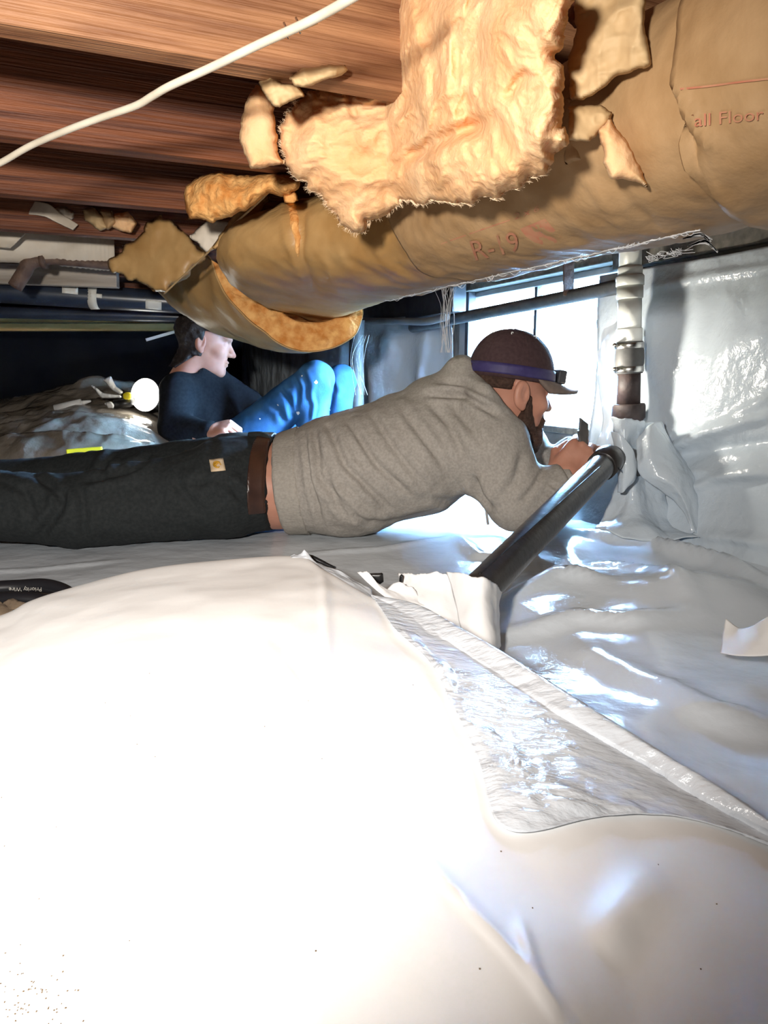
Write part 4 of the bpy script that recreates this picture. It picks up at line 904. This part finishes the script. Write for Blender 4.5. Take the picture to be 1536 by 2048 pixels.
sheet('white_sheet', [[(-150, 882, 2.66), (0, 872, 2.60), (60, 864, 2.58), (150, 862, 2.56), (240, 872, 2.58), (310, 886, 2.6)], [(-150, 908, 2.56), (0, 900, 2.52), (60, 894, 2.5), (150, 890, 2.5), (240, 892, 2.52), (310, 896, 2.55)], [(-150, 950, 2.48), (0, 945, 2.44), (60, 940, 2.42), (150, 935, 2.42), (240, 930, 2.44), (310, 925, 2.5)]], 20, 60, 'plastic_old', 'pale plastic strip lying behind the lying man\'s legs', 'plastic sheet', noise=.01, nsc=12, seed=71)

# work light and clutter on the heap
wl = empty('work_light', P(290, 792, 2.98), 'glaring round work light lying beside the seated man', 'work light')
c0 = P(292, 790, 2.97); dirn = np.array([-.28, -.95, .12]); dirn /= np.linalg.norm(dirn)
v, f = lathe_geo(c0, dirn, [(0, .001), (0, .062), (.006, .066), (.012, .060), (.016, .001)], 28, False); mk('lens', v, f, 'work_lens', parent=wl)
v, f = lathe_geo(c0-dirn*.075, dirn, [(0, .02), (.01, .034), (.05, .056), (.074, .068), (.078, .068), (.078, .063)], 28); mk('housing', v, f, 'lamp_body', parent=wl)
v, f = tube_geo([P(228, 809, 2.95), P(258, 806, 2.96), P(268, 800, 2.98)], [.018, .018, .016], 12); mk('handle', v, f, 'plastic_black', parent=wl)
v, f = lathe_geo(P(256, 799, 2.93), (0, 0, 1), [(0, .010), (.005, .018), (.022, .018), (.028, .008)], 16); mk('yellow_cap', v, f, 'yellow', parent=wl)
ct = empty('caulk_tube', P(145, 815, 2.98), 'white caulk tube lying on the dull plastic heap', 'tube')
a, b = P(110, 818, 2.97), P(164, 806, 2.99); v, f = tube_geo([a, a+(b-a)*.98, b], [.018, .018, .014], 18); mk('cartridge', v, f, 'white_scrap', parent=ct)
v, f = tube_geo([b, P(168, 805, 2.99), P(182, 802, 3.0)], [.010, .009, .004], 12); mk('nozzle', v, f, 'white_scrap', parent=ct)
for i, (pl, Y, lb) in enumerate([([(206, 760), (222, 752), (232, 772), (246, 784), (240, 790), (222, 778)], 3.0, 'white plastic scrap standing up beside the work light'), ([(176, 766), (186, 772), (206, 784), (244, 792), (240, 798), (204, 796), (194, 786)], 2.97, 'long white plastic scrap pointing at the work light'),
                                 ([(206, 806), (220, 802), (230, 808), (228, 817), (214, 816)], 2.93, 'small white knob of plastic left of the work light handle'), ([(262, 838), (285, 842), (306, 850), (302, 856), (276, 850), (262, 845)], 2.84, 'crinkled white scrap lying below the work light')]):
    lump('white_scrap', pl, Y, .012, 'white_scrap', lb, 'scrap', step=1.5, edge=8, seed=60+i, amp=.004, sc=30, jit=1.5)
v, f = box_geo((0, 0, 0), .11, .02, .016); bar('yellow_level', (134, 903, 2.45), (204, 898, 2.47), .025, .016, 'yellow', 'bright yellow stick lying behind the lying man\'s legs', 'stick')

# ================================================================== people
def frame(fwd, up):
    f_ = np.asarray(fwd, float); f_ /= np.linalg.norm(f_); l = np.cross(up, f_); l /= np.linalg.norm(l); u = np.cross(f_, l); return np.array([f_, l, u])
def head_sdf(p, ears=True):
    d = s_ell(p, (-.012, 0, .045), (.098, .077, .088))
    d = smin(d, s_ell(p, (.035, 0, -.02), (.062, .062, .085)), .03); d = smin(d, s_ell(p, (.036, 0, -.075), (.055, .052, .045)), .025)
    d = smin(d, s_ell(p, (.076, 0, -.102), (.022, .024, .020)), .02)
    d = smin(d, s_ell(p, (.082, 0, .032), (.022, .052, .013)), .015)
    q = p*np.array([1, 1, 1]); q = np.stack([p[..., 0], np.abs(p[..., 1]), p[..., 2]], -1)
    d = smax(d, -s_ell(q, (.104, .033, .010), (.016, .017, .012)), .012); d = np.minimum(d, s_ell(q, (.080, .032, .010), (.0125, .0125, .0125)))
    d = smin(d, s_cone(p, (.090, 0, .018), (.117, 0, -.026), .007, .011), .010); d = smin(d, s_ell(q, (.104, .010, -.030), (.010, .008, .008)), .006)
    d = smin(d, s_ell(q, (.066, .045, -.022), (.022, .020, .020)), .02)
    d = smin(d, s_ell(p, (.094, 0, -.058), (.011, .024, .006)), .005); d = smin(d, s_ell(p, (.092, 0, -.071), (.011, .021, .007)), .005)
    if ears:
        e = s_ell(q, (-.006, .081, -.004), (.021, .010, .034)); e = smax(e, -s_ell(q, (.000, .093, .002), (.0125, .010, .023)), .004); e = smin(e, s_cone(q, (-.002, .082, .012), (-.008, .083, -.012), .0035, .0035), .004); e = smin(e, s_ell(q, (.010, .080, -.008), (.005, .006, .008)), .004); e = smin(e, s_ell(q, (.002, .079, -.034), (.009, .006, .009)), .006)
        d = smin(d, e, .006)
    return smin(d, s_cone(p, (-.02, 0, -.05), (-.065, 0, -.19), .056, .064), .03)
def xf(v, O, M): return np.asarray(O)+v@M
HANDL = [(.030, .088, .0095, [.046, .028, .022]), (.010, .092, .0098, [.050, .031, .023]), (-.011, .089, .0094, [.047, .029, .022]), (-.030, .081, .0082, [.037, .023, .019])]
def hand_sdf(p, curl=(62, 82, 52)):
    d = s_ell(p, (.045, 0, 0), (.055, .042, .016)); d = smin(d, s_cone(p, (-.06, 0, 0), (.015, 0, 0), .027, .026), .02)
    d = smin(d, s_cone(p, (.02, .028, -.006), (.078, .030, 0), .015, .012), .012); d = smin(d, s_cone(p, (.02, -.026, -.006), (.074, -.028, 0), .015, .011), .012)
    for y, x0, r, ln in HANDL:
        a = np.array([x0, y, .001]); ang = 0
        for k in range(3):
            ang += math.radians(curl[k]); b = a+ln[k]*np.array([math.cos(ang), 0, -math.sin(ang)])
            d = smin(d, s_cone(p, a, b, r*(1-.06*k), r*(.94-.06*k)), .004); a = b
    t0 = np.array([.012, .034, -.010]); t1 = np.array([.052, .052, -.030]); t2 = np.array([.086, .040, -.048]); t3 = np.array([.104, .020, -.054])
    d = smin(d, s_cone(p, t0, t1, .015, .012), .012); d = smin(d, s_cone(p, t1, t2, .012, .0105), .004); return smin(d, s_cone(p, t2, t3, .0105, .008), .003)
def folds_on(v, f, folds, amp=1.0, extra=None):
    n = vnormals(v, f); px_, py_ = pix(v); q = np.stack([px_, py_], -1)
    face = np.clip(-(n*(v-np.array([0, 0, CAM_Z]))).sum(1)/np.linalg.norm(v-np.array([0, 0, CAM_Z]), axis=1)*2+.3, 0, 1)
    d = np.zeros(len(v))
    for pl, w, a in folds:
        s, t = side_dist(q, pl); env = np.clip(5*t*(1-t)+.05, 0, 1); d += env*a*(np.exp(-(s/w)**2)-.7*np.exp(-((s-1.8*w)/(1.4*w))**2)-.7*np.exp(-((s+1.8*w)/(1.4*w))**2))
    d = d*face*amp
    if extra is not None: d = d+extra(v)
    return v+n*d[:, None]

# ---------------------------------------------- the lying man
BY = 1.87
TA, TB, TC, TD = P(560, 970, BY), P(700, 948, BY), P(830, 908, BY), P(935, 862, BY)
def ysc(p): q = p.copy(); q[..., 1] = (q[..., 1]-BY)*.76+BY; return q
N_sh, N_el, N_wr = P(982, 905, 1.74), P(1033, 1002, 1.71), P(1122, 966, 1.71)
F_sh, F_el, F_wr = P(1010, 860, 2.02), P(1085, 965, 2.03), P(1140, 905, 1.93)
def torso(p, k=0.0):
    q = ysc(p); d = s_cone(q, TA, TB, .126-k, .150-k); d = smin(d, s_cone(q, TB, TC, .150-k, .150-k), .05); return smin(d, s_cone(q, TC, TD, .150-k, .118-k), .05)
def arms(p, k=0.0):
    d = smin(s_cone(p, N_sh, N_el, .100-k, .066-k), s_cone(p, N_el, N_wr, .064-k, .045-k), .03)
    e = smin(s_cone(p, F_sh, F_el, .09-k, .066-k), s_cone(p, F_el, F_wr, .062-k, .045-k), .03); return np.minimum(d, e)
hemA, hemB = P(552, 866, BY), P(584, 1074, BY); hd = hemB-hemA; hn = np.array([-hd[2], 0, hd[0]]); hn /= np.linalg.norm(hn); hn = hn if hn[0] < 0 else -hn
def hem_pl(p): return (p-hemA)@hn
def hood(p):
    d = s_ell(p, P(885, 790, BY), (.085, .11, .055)); d = smin(d, s_cone(p, P(915, 752, BY-.03), P(905, 790, BY+.10), .038, .04), .03)
    d = smin(d, s_cone(p, P(925, 742, 1.83), P(965, 800, 1.74), .030, .030), .03); d = smin(d, s_cone(p, P(965, 800, 1.74), P(1018, 866, 1.73), .030, .024), .02)
    d = smin(d, s_cone(p, P(925, 742, 1.83), P(960, 770, 1.98), .03, .03), .03); return smin(d, s_cone(p, P(960, 770, 1.98), P(1030, 860, 1.96), .03, .024), .02)
HO = P(1017, 784, 1.835); HM = frame((.945, .30, -.13), (0.05, 0, 1))
def hoodie(p):
    d = smin(torso(p), arms(p), .05); d = smin(d, hood(p), .035)
    q = (p-HO)@HM.T; d = smax(d, -s_cone(q, (.0, 0, -.02), (-.05, 0, -.15), .074, .066), .012)
    d = smax(d, (P(0, 1076, BY)[2]-p[..., 2])*1.0, .02)
    w = (p-N_wr)@((N_wr-N_el)/np.linalg.norm(N_wr-N_el)); d = np.where(np.linalg.norm(p-N_wr, axis=-1) < .12, smax(d, w-.012, .006), d)
    return smax(d, hem_pl(p), .010)
lo = np.array([TA[0]-.06, 1.56, -.02]); hi = np.array([N_wr[0]+.12, 2.20, .56])
v, f = nets(hoodie, lo, hi, .0062); v = lap(v, f, 2)
hf_ = [([(628, 848), (640, 950), (700, 1045)], 7, -.012), ([(655, 846), (690, 930), (790, 1030)], 7, -.011), ([(690, 832), (750, 925), (830, 1000)], 7, -.010), ([(735, 815), (790, 900), (860, 985)], 8, -.008),
       ([(640, 900), (668, 985), (740, 1055)], 6, -.008), ([(850, 800), (900, 850), (935, 930)], 8, -.007), ([(790, 800), (850, 880), (900, 950)], 8, -.007), ([(842, 790), (930, 792), (1002, 836)], 7, -.014), ([(870, 765), (930, 770), (985, 800)], 7, -.008),
       ([(945, 950), (960, 985), (985, 1020)], 8, -.016), ([(1050, 900), (1030, 960), (1000, 1000)], 9, -.006), ([(1090, 935), (1070, 970), (1040, 1010)], 6, -.007), ([(900, 820), (950, 860), (980, 920)], 9, -.006), ([(860, 1000), (905, 1005), (945, 985)], 9, -.006),
       ([(1085, 985), (1100, 990), (1110, 1002)], 4, -.006), ([(1098, 968), (1114, 976), (1126, 990)], 4, -.006), ([(700, 1050), (800, 1045), (880, 1020)], 8, -.006), ([(610, 860), (622, 960), (648, 1065)], 5, -.010), ([(660, 1000), (700, 1030), (770, 1050)], 7, -.005)]
v = folds_on(v, f, hf_, 1.0, lambda p: .0028*fbm(p*np.array([1, 1, .6]), 16, 3, 5)+.0012*fbm(p, 45, 2, 7))
man = empty('person', P(800, 1068, BY), 'man in grey hoodie, cap and dark trousers lying propped on his elbows', 'person', None)
mk('hoodie', v, f, 'hoodie', parent=man, label='light grey heather hooded sweatshirt'); bvH = bvh_of(v, f)
v, f = nets(lambda p: np.maximum(smax(torso(p)-.004, hem_pl(p)-.002, .006), -hem_pl(p)-.058), np.array([TA[0]-.08, 1.62, -.02]), np.array([TA[0]+.14, 2.12, .34]), .0065)
v = folds_on(v, f, [([(598, 860), (606, 960), (628, 1068)], 4, -.004)], 1, lambda p: .002*fbm(p, 16, 3, 5)); mk('hem_band', v, f, 'hoodie_rib', parent=man)
v, f = nets(lambda p: np.maximum(np.abs((p-N_wr)@((N_wr-N_el)/np.linalg.norm(N_wr-N_el))-.0)-.028, s_cone(p, N_wr-(N_wr-N_el)*.3, N_wr+(N_wr-N_el)*.3, .040, .033)), N_wr-.075, N_wr+.075, .0045); mk('cuff', lap(v, f, 1), f, 'hoodie_rib', parent=man)
v, f = tube_geo(crom([P(970, 990, 1.78), P(972, 1015, 1.76), P(976, 1050, 1.75)], 10), .0035, 8); mk('drawstring', v, f, 'hoodie_rib', parent=man)
# trousers
def trous(p, k=0.0):
    q = ysc(p); d = s_cone(q, P(556, 966, BY), P(470, 962, BY), .124-k, .126-k)
    n_ = smin(s_cone(p, P(440, 985, 1.77), P(160, 1022, 1.72), .112-k, .088-k), s_cone(p, P(160, 1022, 1.72), P(-70, 1008, 1.70), .086-k, .083-k), .02); n_ = smin(n_, s_cone(p, P(-70, 1008, 1.70), P(-330, 1030, 1.72), .083-k, .06-k), .03)
    m_ = smin(s_cone(p, P(450, 950, 1.98), P(170, 965, 2.04), .108-k, .082-k), s_cone(p, P(170, 965, 2.04), P(-330, 985, 2.06), .080-k, .06-k), .03)
    return smin(smin(d, n_, .05), m_, .035)
wA, wB = P(549, 860, BY), P(553, 1074, BY)
def waist_pl(p): return p[..., 0]-(wA[0]+(wB[0]-wA[0])*(wA[2]-p[..., 2])/(wA[2]-wB[2]))
def trousf(p): return smax(smax(trous(p), waist_pl(p), .008), (P(0, 1097, 1.72)[2]-p[..., 2]), .02)
v, f = nets(trousf, np.array([P(-345, 1000, 1.7)[0], 1.52, -.03]), np.array([wA[0]+.02, 2.20, .36]), .0075); v = lap(v, f, 2)
v = folds_on(v, f, [([(130, 975), (120, 1020), (70, 1085)], 9, -.014), ([(60, 945), (100, 970), (135, 1010)], 8, -.010), ([(160, 975), (170, 1030), (165, 1085)], 8, -.008), ([(560, 1000), (500, 1000), (430, 960)], 8, -.005), ([(350, 930), (360, 980), (420, 1040)], 9, -.006),
    ([(510, 920), (440, 960), (340, 975)], 8, -.005), ([(540, 1030), (480, 1000), (450, 950)], 8, -.006), ([(430, 870), (420, 930), (380, 1000)], 9, -.005), ([(0, 960), (50, 985), (70, 1040)], 9, -.008), ([(280, 935), (220, 950), (160, 965)], 8, -.012), ([(230, 905), (215, 925), (200, 955)], 7, -.012), ([(300, 905), (290, 925), (250, 945)], 7, -.01)],
    1.0, lambda p: .004*fbm(p, 14, 3, 15)+.0012*fbm(p, 45, 2, 17))
mk('trousers', v, f, 'trousers', parent=man, label='dark charcoal work trousers'); bvT = bvh_of(v, f)
def belt(p): return np.maximum(np.maximum(trous(p)-.006, -(trous(p)+.004)), np.maximum(np.abs(waist_pl(p)+.020)-.019, P(0, 1004, BY)[2]-p[..., 2]))
v, f = nets(belt, np.array([wA[0]-.10, 1.62, .02]), np.array([wA[0]+.06, 2.12, .36]), .0038); bl = mk('belt', lap(v, f, 1), f, 'belt', parent=man, label='brown leather belt')
for (x, y, x1, y1, w_) in ((494, 872, 545, 884, .008), (520, 1004, 552, 1002, .006)):
    h0, n0 = hit(bvT, x+4, y); h1, n1 = hit(bvT, x1-4, y1)
    if h0 is not None and h1 is not None:
        v, f = tube_geo(crom([h0+n0*.002, (h0+h1)/2+(n0+n1)*.007, h1+n1*.005], 8), w_, 8); mk('belt_loop', v, f, 'trousers', parent=man)
# turned-out pale pocket lining beside the belt
hb = [hit(bvT, x, y)[0] for x, y in ((500, 862), (512, 858), (524, 868), (516, 884), (502, 886))]
if all(h is not None for h in hb):
    v, f = tube_geo(crom([hb[0], hb[1], hb[2], hb[3], hb[4], hb[0]]+np.array([0, -.010, .004]), 30), .004, 8); mk('waist_tag', v, f, 'knife_handle', parent=man)
# square logo patch
def patch_pt(a, b, lift):
    x, y = 420+28*a+5*b-2, 920+24*b-3*a; h, n = hit(bvT, x, y); return h+n*lift
g = np.array([[patch_pt(i/6, j/6, .0012) for i in range(7)] for j in range(7)]); pp = solid(mk('logo_patch', g.reshape(-1, 3), grid_faces(7, 7), 'patch_tan', parent=man, label='square tan logo patch'), .0015)
sw = []
for t in np.linspace(.6, 5.4, 30): sw.append(patch_pt(.52+.22*math.cos(t)*(1-.05*t), .50-.24*math.sin(t), .0026))
v, f = tube_geo(sw, np.interp(np.linspace(0, 1, 30), [0, .5, 1], [.0012, .0034, .0014]), 6); mk('logo', v, f, 'patch_gold', parent=pp)
v, f = tube_geo([patch_pt(a, b, .0026) for a, b in ((.36, .62), (.5, .42), (.66, .34), (.74, .56))], [.002, .0034, .0026, .001], 6); mk('logo', v, f, 'patch_gold', parent=pp)
# body: head, neck, waist, hidden limbs and hands in one mesh
hv, hfc = nets(head_sdf, (-.15, -.11, -.23), (.14, .11, .15), .0032); head = (xf(lap(hv, hfc, 1), HO, HM), hfc)
bv_, bf_ = nets(lambda p: smin(smin(torso(p, .016), arms(p, .020), .04), trous(p, .022), .04), np.array([P(-345, 1000, 1.7)[0], 1.56, -.02]), np.array([N_wr[0]+.1, 2.18, .54]), .012)
hx = P(1176, 888, 1.73)-P(1126, 962, 1.71); HX = frame(hx, (-.35, -.92, -.10)); HH = frame(hx, HX[2])
hm = np.array([HX[0], HX[1], HX[2]]); hnv, hnf = nets(hand_sdf, (-.09, -.06, -.095), (.13, .075, .035), .0026)
hand = (xf(lap(hnv, hnf, 1), P(1128, 958, 1.712), hm), hnf)
hx2 = P(1176, 900, 1.86)-P(1140, 908, 1.92); HX2 = frame(hx2, (-.1, .6, .8)); mir = hnv*np.array([1, -1, 1]); hand2 = (xf(mir, P(1144, 908, 1.92), HX2), [q[::-1] for q in hnf])
v, f = join(head, (bv_, bf_), hand, hand2); mk('body', v, f, 'skin', parent=man, label='skin of face, waist and hands')
# beard, hair
def beard(p):
    q = np.stack([p[..., 0], np.abs(p[..., 1]), p[..., 2]], -1)
    d = smin(s_cone(q, (.022, .064, -.012), (.026, .060, -.066), .010, .017), s_cone(q, (.026, .060, -.066), (.066, .034, -.108), .017, .022), .015)
    d = smin(d, s_cone(q, (.066, .034, -.108), (.084, 0, -.122), .022, .026), .015); d = smin(d, s_cone(q, (.100, .004, -.044), (.086, .030, -.060), .006, .008), .006)
    d = smin(d, s_cone(q, (.086, .030, -.060), (.070, .036, -.10), .009, .018), .010); d = smin(d, s_cone(q, (.03, .03, -.10), (.07, 0, -.13), .018, .02), .02)
    return np.maximum(d+.0025*fbm(p*np.array([1, 1, .5]), 140, 2, 3), -(head_sdf(p, False)+.004))
v, f = nets(beard, (-.02, -.10, -.17), (.13, .10, .02), .0028); mk('beard', xf(v, HO, HM), f, 'beard', parent=man, label='dark full beard')
def sidehair(p):
    d = head_sdf(p, False)-.004; return np.maximum(np.maximum(d, -d-.010), np.maximum(np.maximum(p[..., 0]+.028, .004-p[..., 2]), p[..., 2]-.06))
v, f = nets(sidehair, (-.14, -.11, -.07), (.06, .11, .08), .004); mk('hair', xf(v, HO, HM), f, 'beard', parent=man, label='short cropped hair')
# cap
def dome(th, ph, s=1.0):     # th around, ph 0 at the band .. pi/2 at the crown
    rx = .110+.006*math.cos(th)*math.cos(ph); return np.array([-.006+s*rx*math.cos(th)*math.cos(ph)**.85, s*.091*math.sin(th)*math.cos(ph)**.85, .030+s*.120*math.sin(ph)**.92])
n1, n2 = 56, 20; g = np.array([[dome(2*math.pi*j/n1, (math.pi/2)*i/(n2-1)*.995) for j in range(n1+1)] for i in range(n2)])
cp_ = solid(mk('cap', xf(g.reshape(-1, 3), HO, HM), grid_faces(n2, n1+1), 'cap', parent=man, label='dark maroon baseball cap'), .003)
for k in range(6):
    pth = [dome(math.pi/6+k*math.pi/3, a, 1.012) for a in np.linspace(.05, 1.5, 16)]; v, f = tube_geo(pth, .0013, 6); mk('panel_seam', xf(v, HO, HM), f, 'cap', parent=cp_)
    e = dome(math.pi/3*k, 1.05, 1.015); v, f = tube_geo([e+.004*np.array([math.cos(a)*math.sin(k*1.05), math.cos(a)*math.cos(k*1.05), math.sin(a)*.7]) for a in np.linspace(0, 6.28, 10)], .0013, 5); mk('eyelet', xf(v, HO, HM), f, 'white_scrap', parent=cp_)
v, f = lathe_geo((-.006, 0, .148), (0, 0, 1), [(0, .008), (.003, .008), (.006, .004), (.0065, .001)], 14); mk('cap_button', xf(v, HO, HM), f, 'cap', parent=cp_)
gb = []
for i in range(10):
    r = []
    for j in range(25):
        th = math.radians(-72+144*j/24); b0 = dome(th, .02, 1.0); k = i/9; ext = .078*math.cos(th*.95)**.7 if abs(th) < 1.5 else 0
        r.append(b0+np.array([ext*k, 0, -.010*k-.020*k*(math.sin(th)**2)+.002]))
    gb.append(r)
gb = np.array(gb); br = solid(mk('brim', xf(gb.reshape(-1, 3), HO, HM), grid_faces(10, 25), 'cap_brim', parent=cp_), .008)
# head torch worn on the cap
ht = empty('head_torch', xf(np.array([[.125, 0, .065]]), HO, HM)[0], 'lit head torch on a blue strap round the cap', 'head torch')
g = np.array([[dome(2*math.pi*j/60, a, 1.03) for j in range(61)] for a in (.05, .09, .18, .24)]); solid(mk('strap', xf(g.reshape(-1, 3), HO, HM), grid_faces(4, 61), 'strap_blue', parent=ht), .003)
v, f = box_geo((.130, 0, .054), .024, .058, .036); hb_ = bevel(mk('housing', xf(v, HO, HM), f, 'lamp_body', parent=ht, smooth=False), .006, 3)
v, f = lathe_geo((.138, 0, .054), (1, 0, -.15), [(0, .001), (0, .017), (.006, .018), (.012, .015), (.016, .009), (.018, .001)], 20, False); mk('lens', xf(v, HO, HM), f, 'lamp_lens', parent=ht)
# tool in the hand
kn = empty('utility_knife', P(1165, 900, 1.70), 'dark utility knife held upright in the lying man\'s fist', 'knife')
kz = P(1166, 905, 1.735); ku = P(1168, 838, 1.735)-kz; ku /= np.linalg.norm(ku); kx = np.cross(ku, [0, 1, 0]); kx /= np.linalg.norm(kx); ky = np.cross(ku, kx)
pr = np.array([(-.012, -.02), (.012, -.02), (.011, .035), (.014, .052), (.0115, .055), (.010, .084), (-.010, .068), (-.010, .02)])
vs = np.array([kz+kx*a+ku*b+ky*s*.007 for s in (-1, 1) for a, b in pr]); m_ = len(pr)
fs = [tuple(range(m_))[::-1], tuple(range(m_, 2*m_))]+[(i, (i+1) % m_, m_+(i+1) % m_, m_+i) for i in range(m_)]
bevel(mk('knife_body', vs, fs, 'knife_dark', parent=kn, smooth=False), .0015)
v, f = tube_geo([P(1128, 894, 1.745), P(1150, 882, 1.742), P(1164, 872, 1.74)], [.004, .0048, .003], 10); mk('blade_slider', v, f, 'knife_handle', parent=kn)

# ---------------------------------------------- the seated man behind
SO = P(410, 686, 2.96); SM = frame((.96, .10, -.20), (-.05, 0, 1))
def sweater(p):
    d = s_cone(p, P(402, 738, 2.98), P(398, 800, 3.0), .078, .125); d = smin(d, s_cone(p, P(398, 800, 3.0), P(430, 868, 3.0), .125, .125), .05)
    d = smin(d, s_cone(p, P(356, 782, 2.86), P(350, 856, 2.80), .074, .062), .05); d = smin(d, s_cone(p, P(350, 856, 2.80), P(418, 862, 2.72), .058, .042), .03)
    d = smin(d, s_cone(p, P(425, 770, 3.08), P(505, 812, 3.08), .075, .055), .06); d = smin(d, s_cone(p, P(505, 812, 3.08), P(540, 850, 3.0), .055, .045), .03)
    return smax(d, -s_cone((p-SO)@SM.T, (0, 0, -.04), (-.05, 0, -.14), .058, .056), .01)
ctr = P(420, 820, 2.95); v, f = nets(sweater, ctr-np.array([.26, .35, .26]), ctr+np.array([.34, .28, .27]), .008); v = lap(v, f, 2)
v = v+vnormals(v, f)*(.005*fbm(v, 12, 3, 9))[:, None]
seat = empty('person', P(470, 930, 2.95), 'man in black sweater and blue jeans sitting with knees raised', 'person')
mk('sweater', v, f, 'sweater', parent=seat, label='black sweater')
def jeans(p, k=0.0):
    d = smin(s_cone(p, P(475, 892, 2.93), P(632, 758, 2.86), .098-k, .068-k), s_cone(p, P(632, 758, 2.86), P(618, 942, 2.86), .066-k, .058-k), .02)
    e = smin(s_cone(p, P(480, 895, 3.08), P(684, 762, 3.06), .095-k, .066-k), s_cone(p, P(684, 762, 3.06), P(668, 930, 3.06), .064-k, .056-k), .02)
    return smin(smin(d, e, .012), s_ell(p, P(462, 896, 3.0), (.13-k, .17-k, .11-k)), .04)
ctr = P(570, 840, 2.97); v, f = nets(jeans, ctr-np.array([.38, .32, .28]), ctr+np.array([.36, .32, .32]), .0075); v = lap(v, f, 2)
v = folds_on(v, f, [([(600, 740), (615, 770), (612, 800)], 5, -.010), ([(560, 775), (580, 800), (585, 840)], 5, -.009), ([(590, 750), (600, 780), (590, 830)], 5, -.008), ([(530, 800), (560, 820), (570, 850)], 6, -.008), ([(660, 755), (668, 780), (660, 810)], 5, -.008), ([(620, 780), (628, 810), (622, 850)], 4, .006)], 1, lambda p: .003*fbm(p, 16, 3, 4))
mk('jeans', v, f, 'jeans', parent=seat, label='blue jeans with pale paint flecks'); bj = bvh_of(v, f)
rng = np.random.RandomState(4)
for i, (x, y, r) in enumerate([(632, 764, 3.2), (596, 826, 3.5), (556, 810, 2), (520, 838, 1.6), (660, 820, 1.6), (604, 752, 1.6)]):
    h, n = hit(bj, x, y)
    if h is None: continue
    s_ = np.cross(n, [0, 0, 1]); s_ /= np.linalg.norm(s_)+1e-9; t_ = np.cross(n, s_); rr = r*.0020
    pts = [h+n*.003]+[h+n*.0012+rr*(.7+.6*rng.rand())*(math.cos(a)*s_+math.sin(a)*t_) for a in np.linspace(0, 5.5, 8)]
    mk('paint_fleck', np.array(pts), [(0, k, k % 8+1) for k in range(1, 9)], 'paint_fleck', parent=seat)
head2 = (xf(lap(hv, hfc, 1), SO, SM), hfc)
cb, cf = nets(lambda p: smin(sweater(p)+.018, jeans(p, .016), .03), P(500, 840, 2.95)-np.array([.42, .36, .28]), P(500, 840, 2.95)+np.array([.42, .30, .30]), .014)
HS = frame(P(462, 852, 2.68)-P(418, 862, 2.71), (-.1, -.5, .85)); h2 = (xf(lap(hnv, hnf, 1)*.95, P(418, 862, 2.71), HS), hnf)
v, f = join(head2, (cb, cf), h2); mk('body', v, f, 'skin', parent=seat, label='skin of face and hand')
def hair2(p):
    d = head_sdf(p, False)-.016; cut = np.maximum(-.055-p[..., 2]+np.clip(p[..., 0]+.02, -1, 0)*.9, np.minimum(p[..., 0]-.004, .045-p[..., 2]+.0*p[..., 0]))
    return np.maximum(d+.004*fbm(p, 60, 3, 3), cut)
v, f = nets(hair2, (-.15, -.11, -.12), (.13, .11, .16), .005); mk('hair', xf(v, SO, SM), f, 'hair', parent=seat, label='short black hair')

for o in bpy.data.objects:
    if '_o' in o: del o['_o']
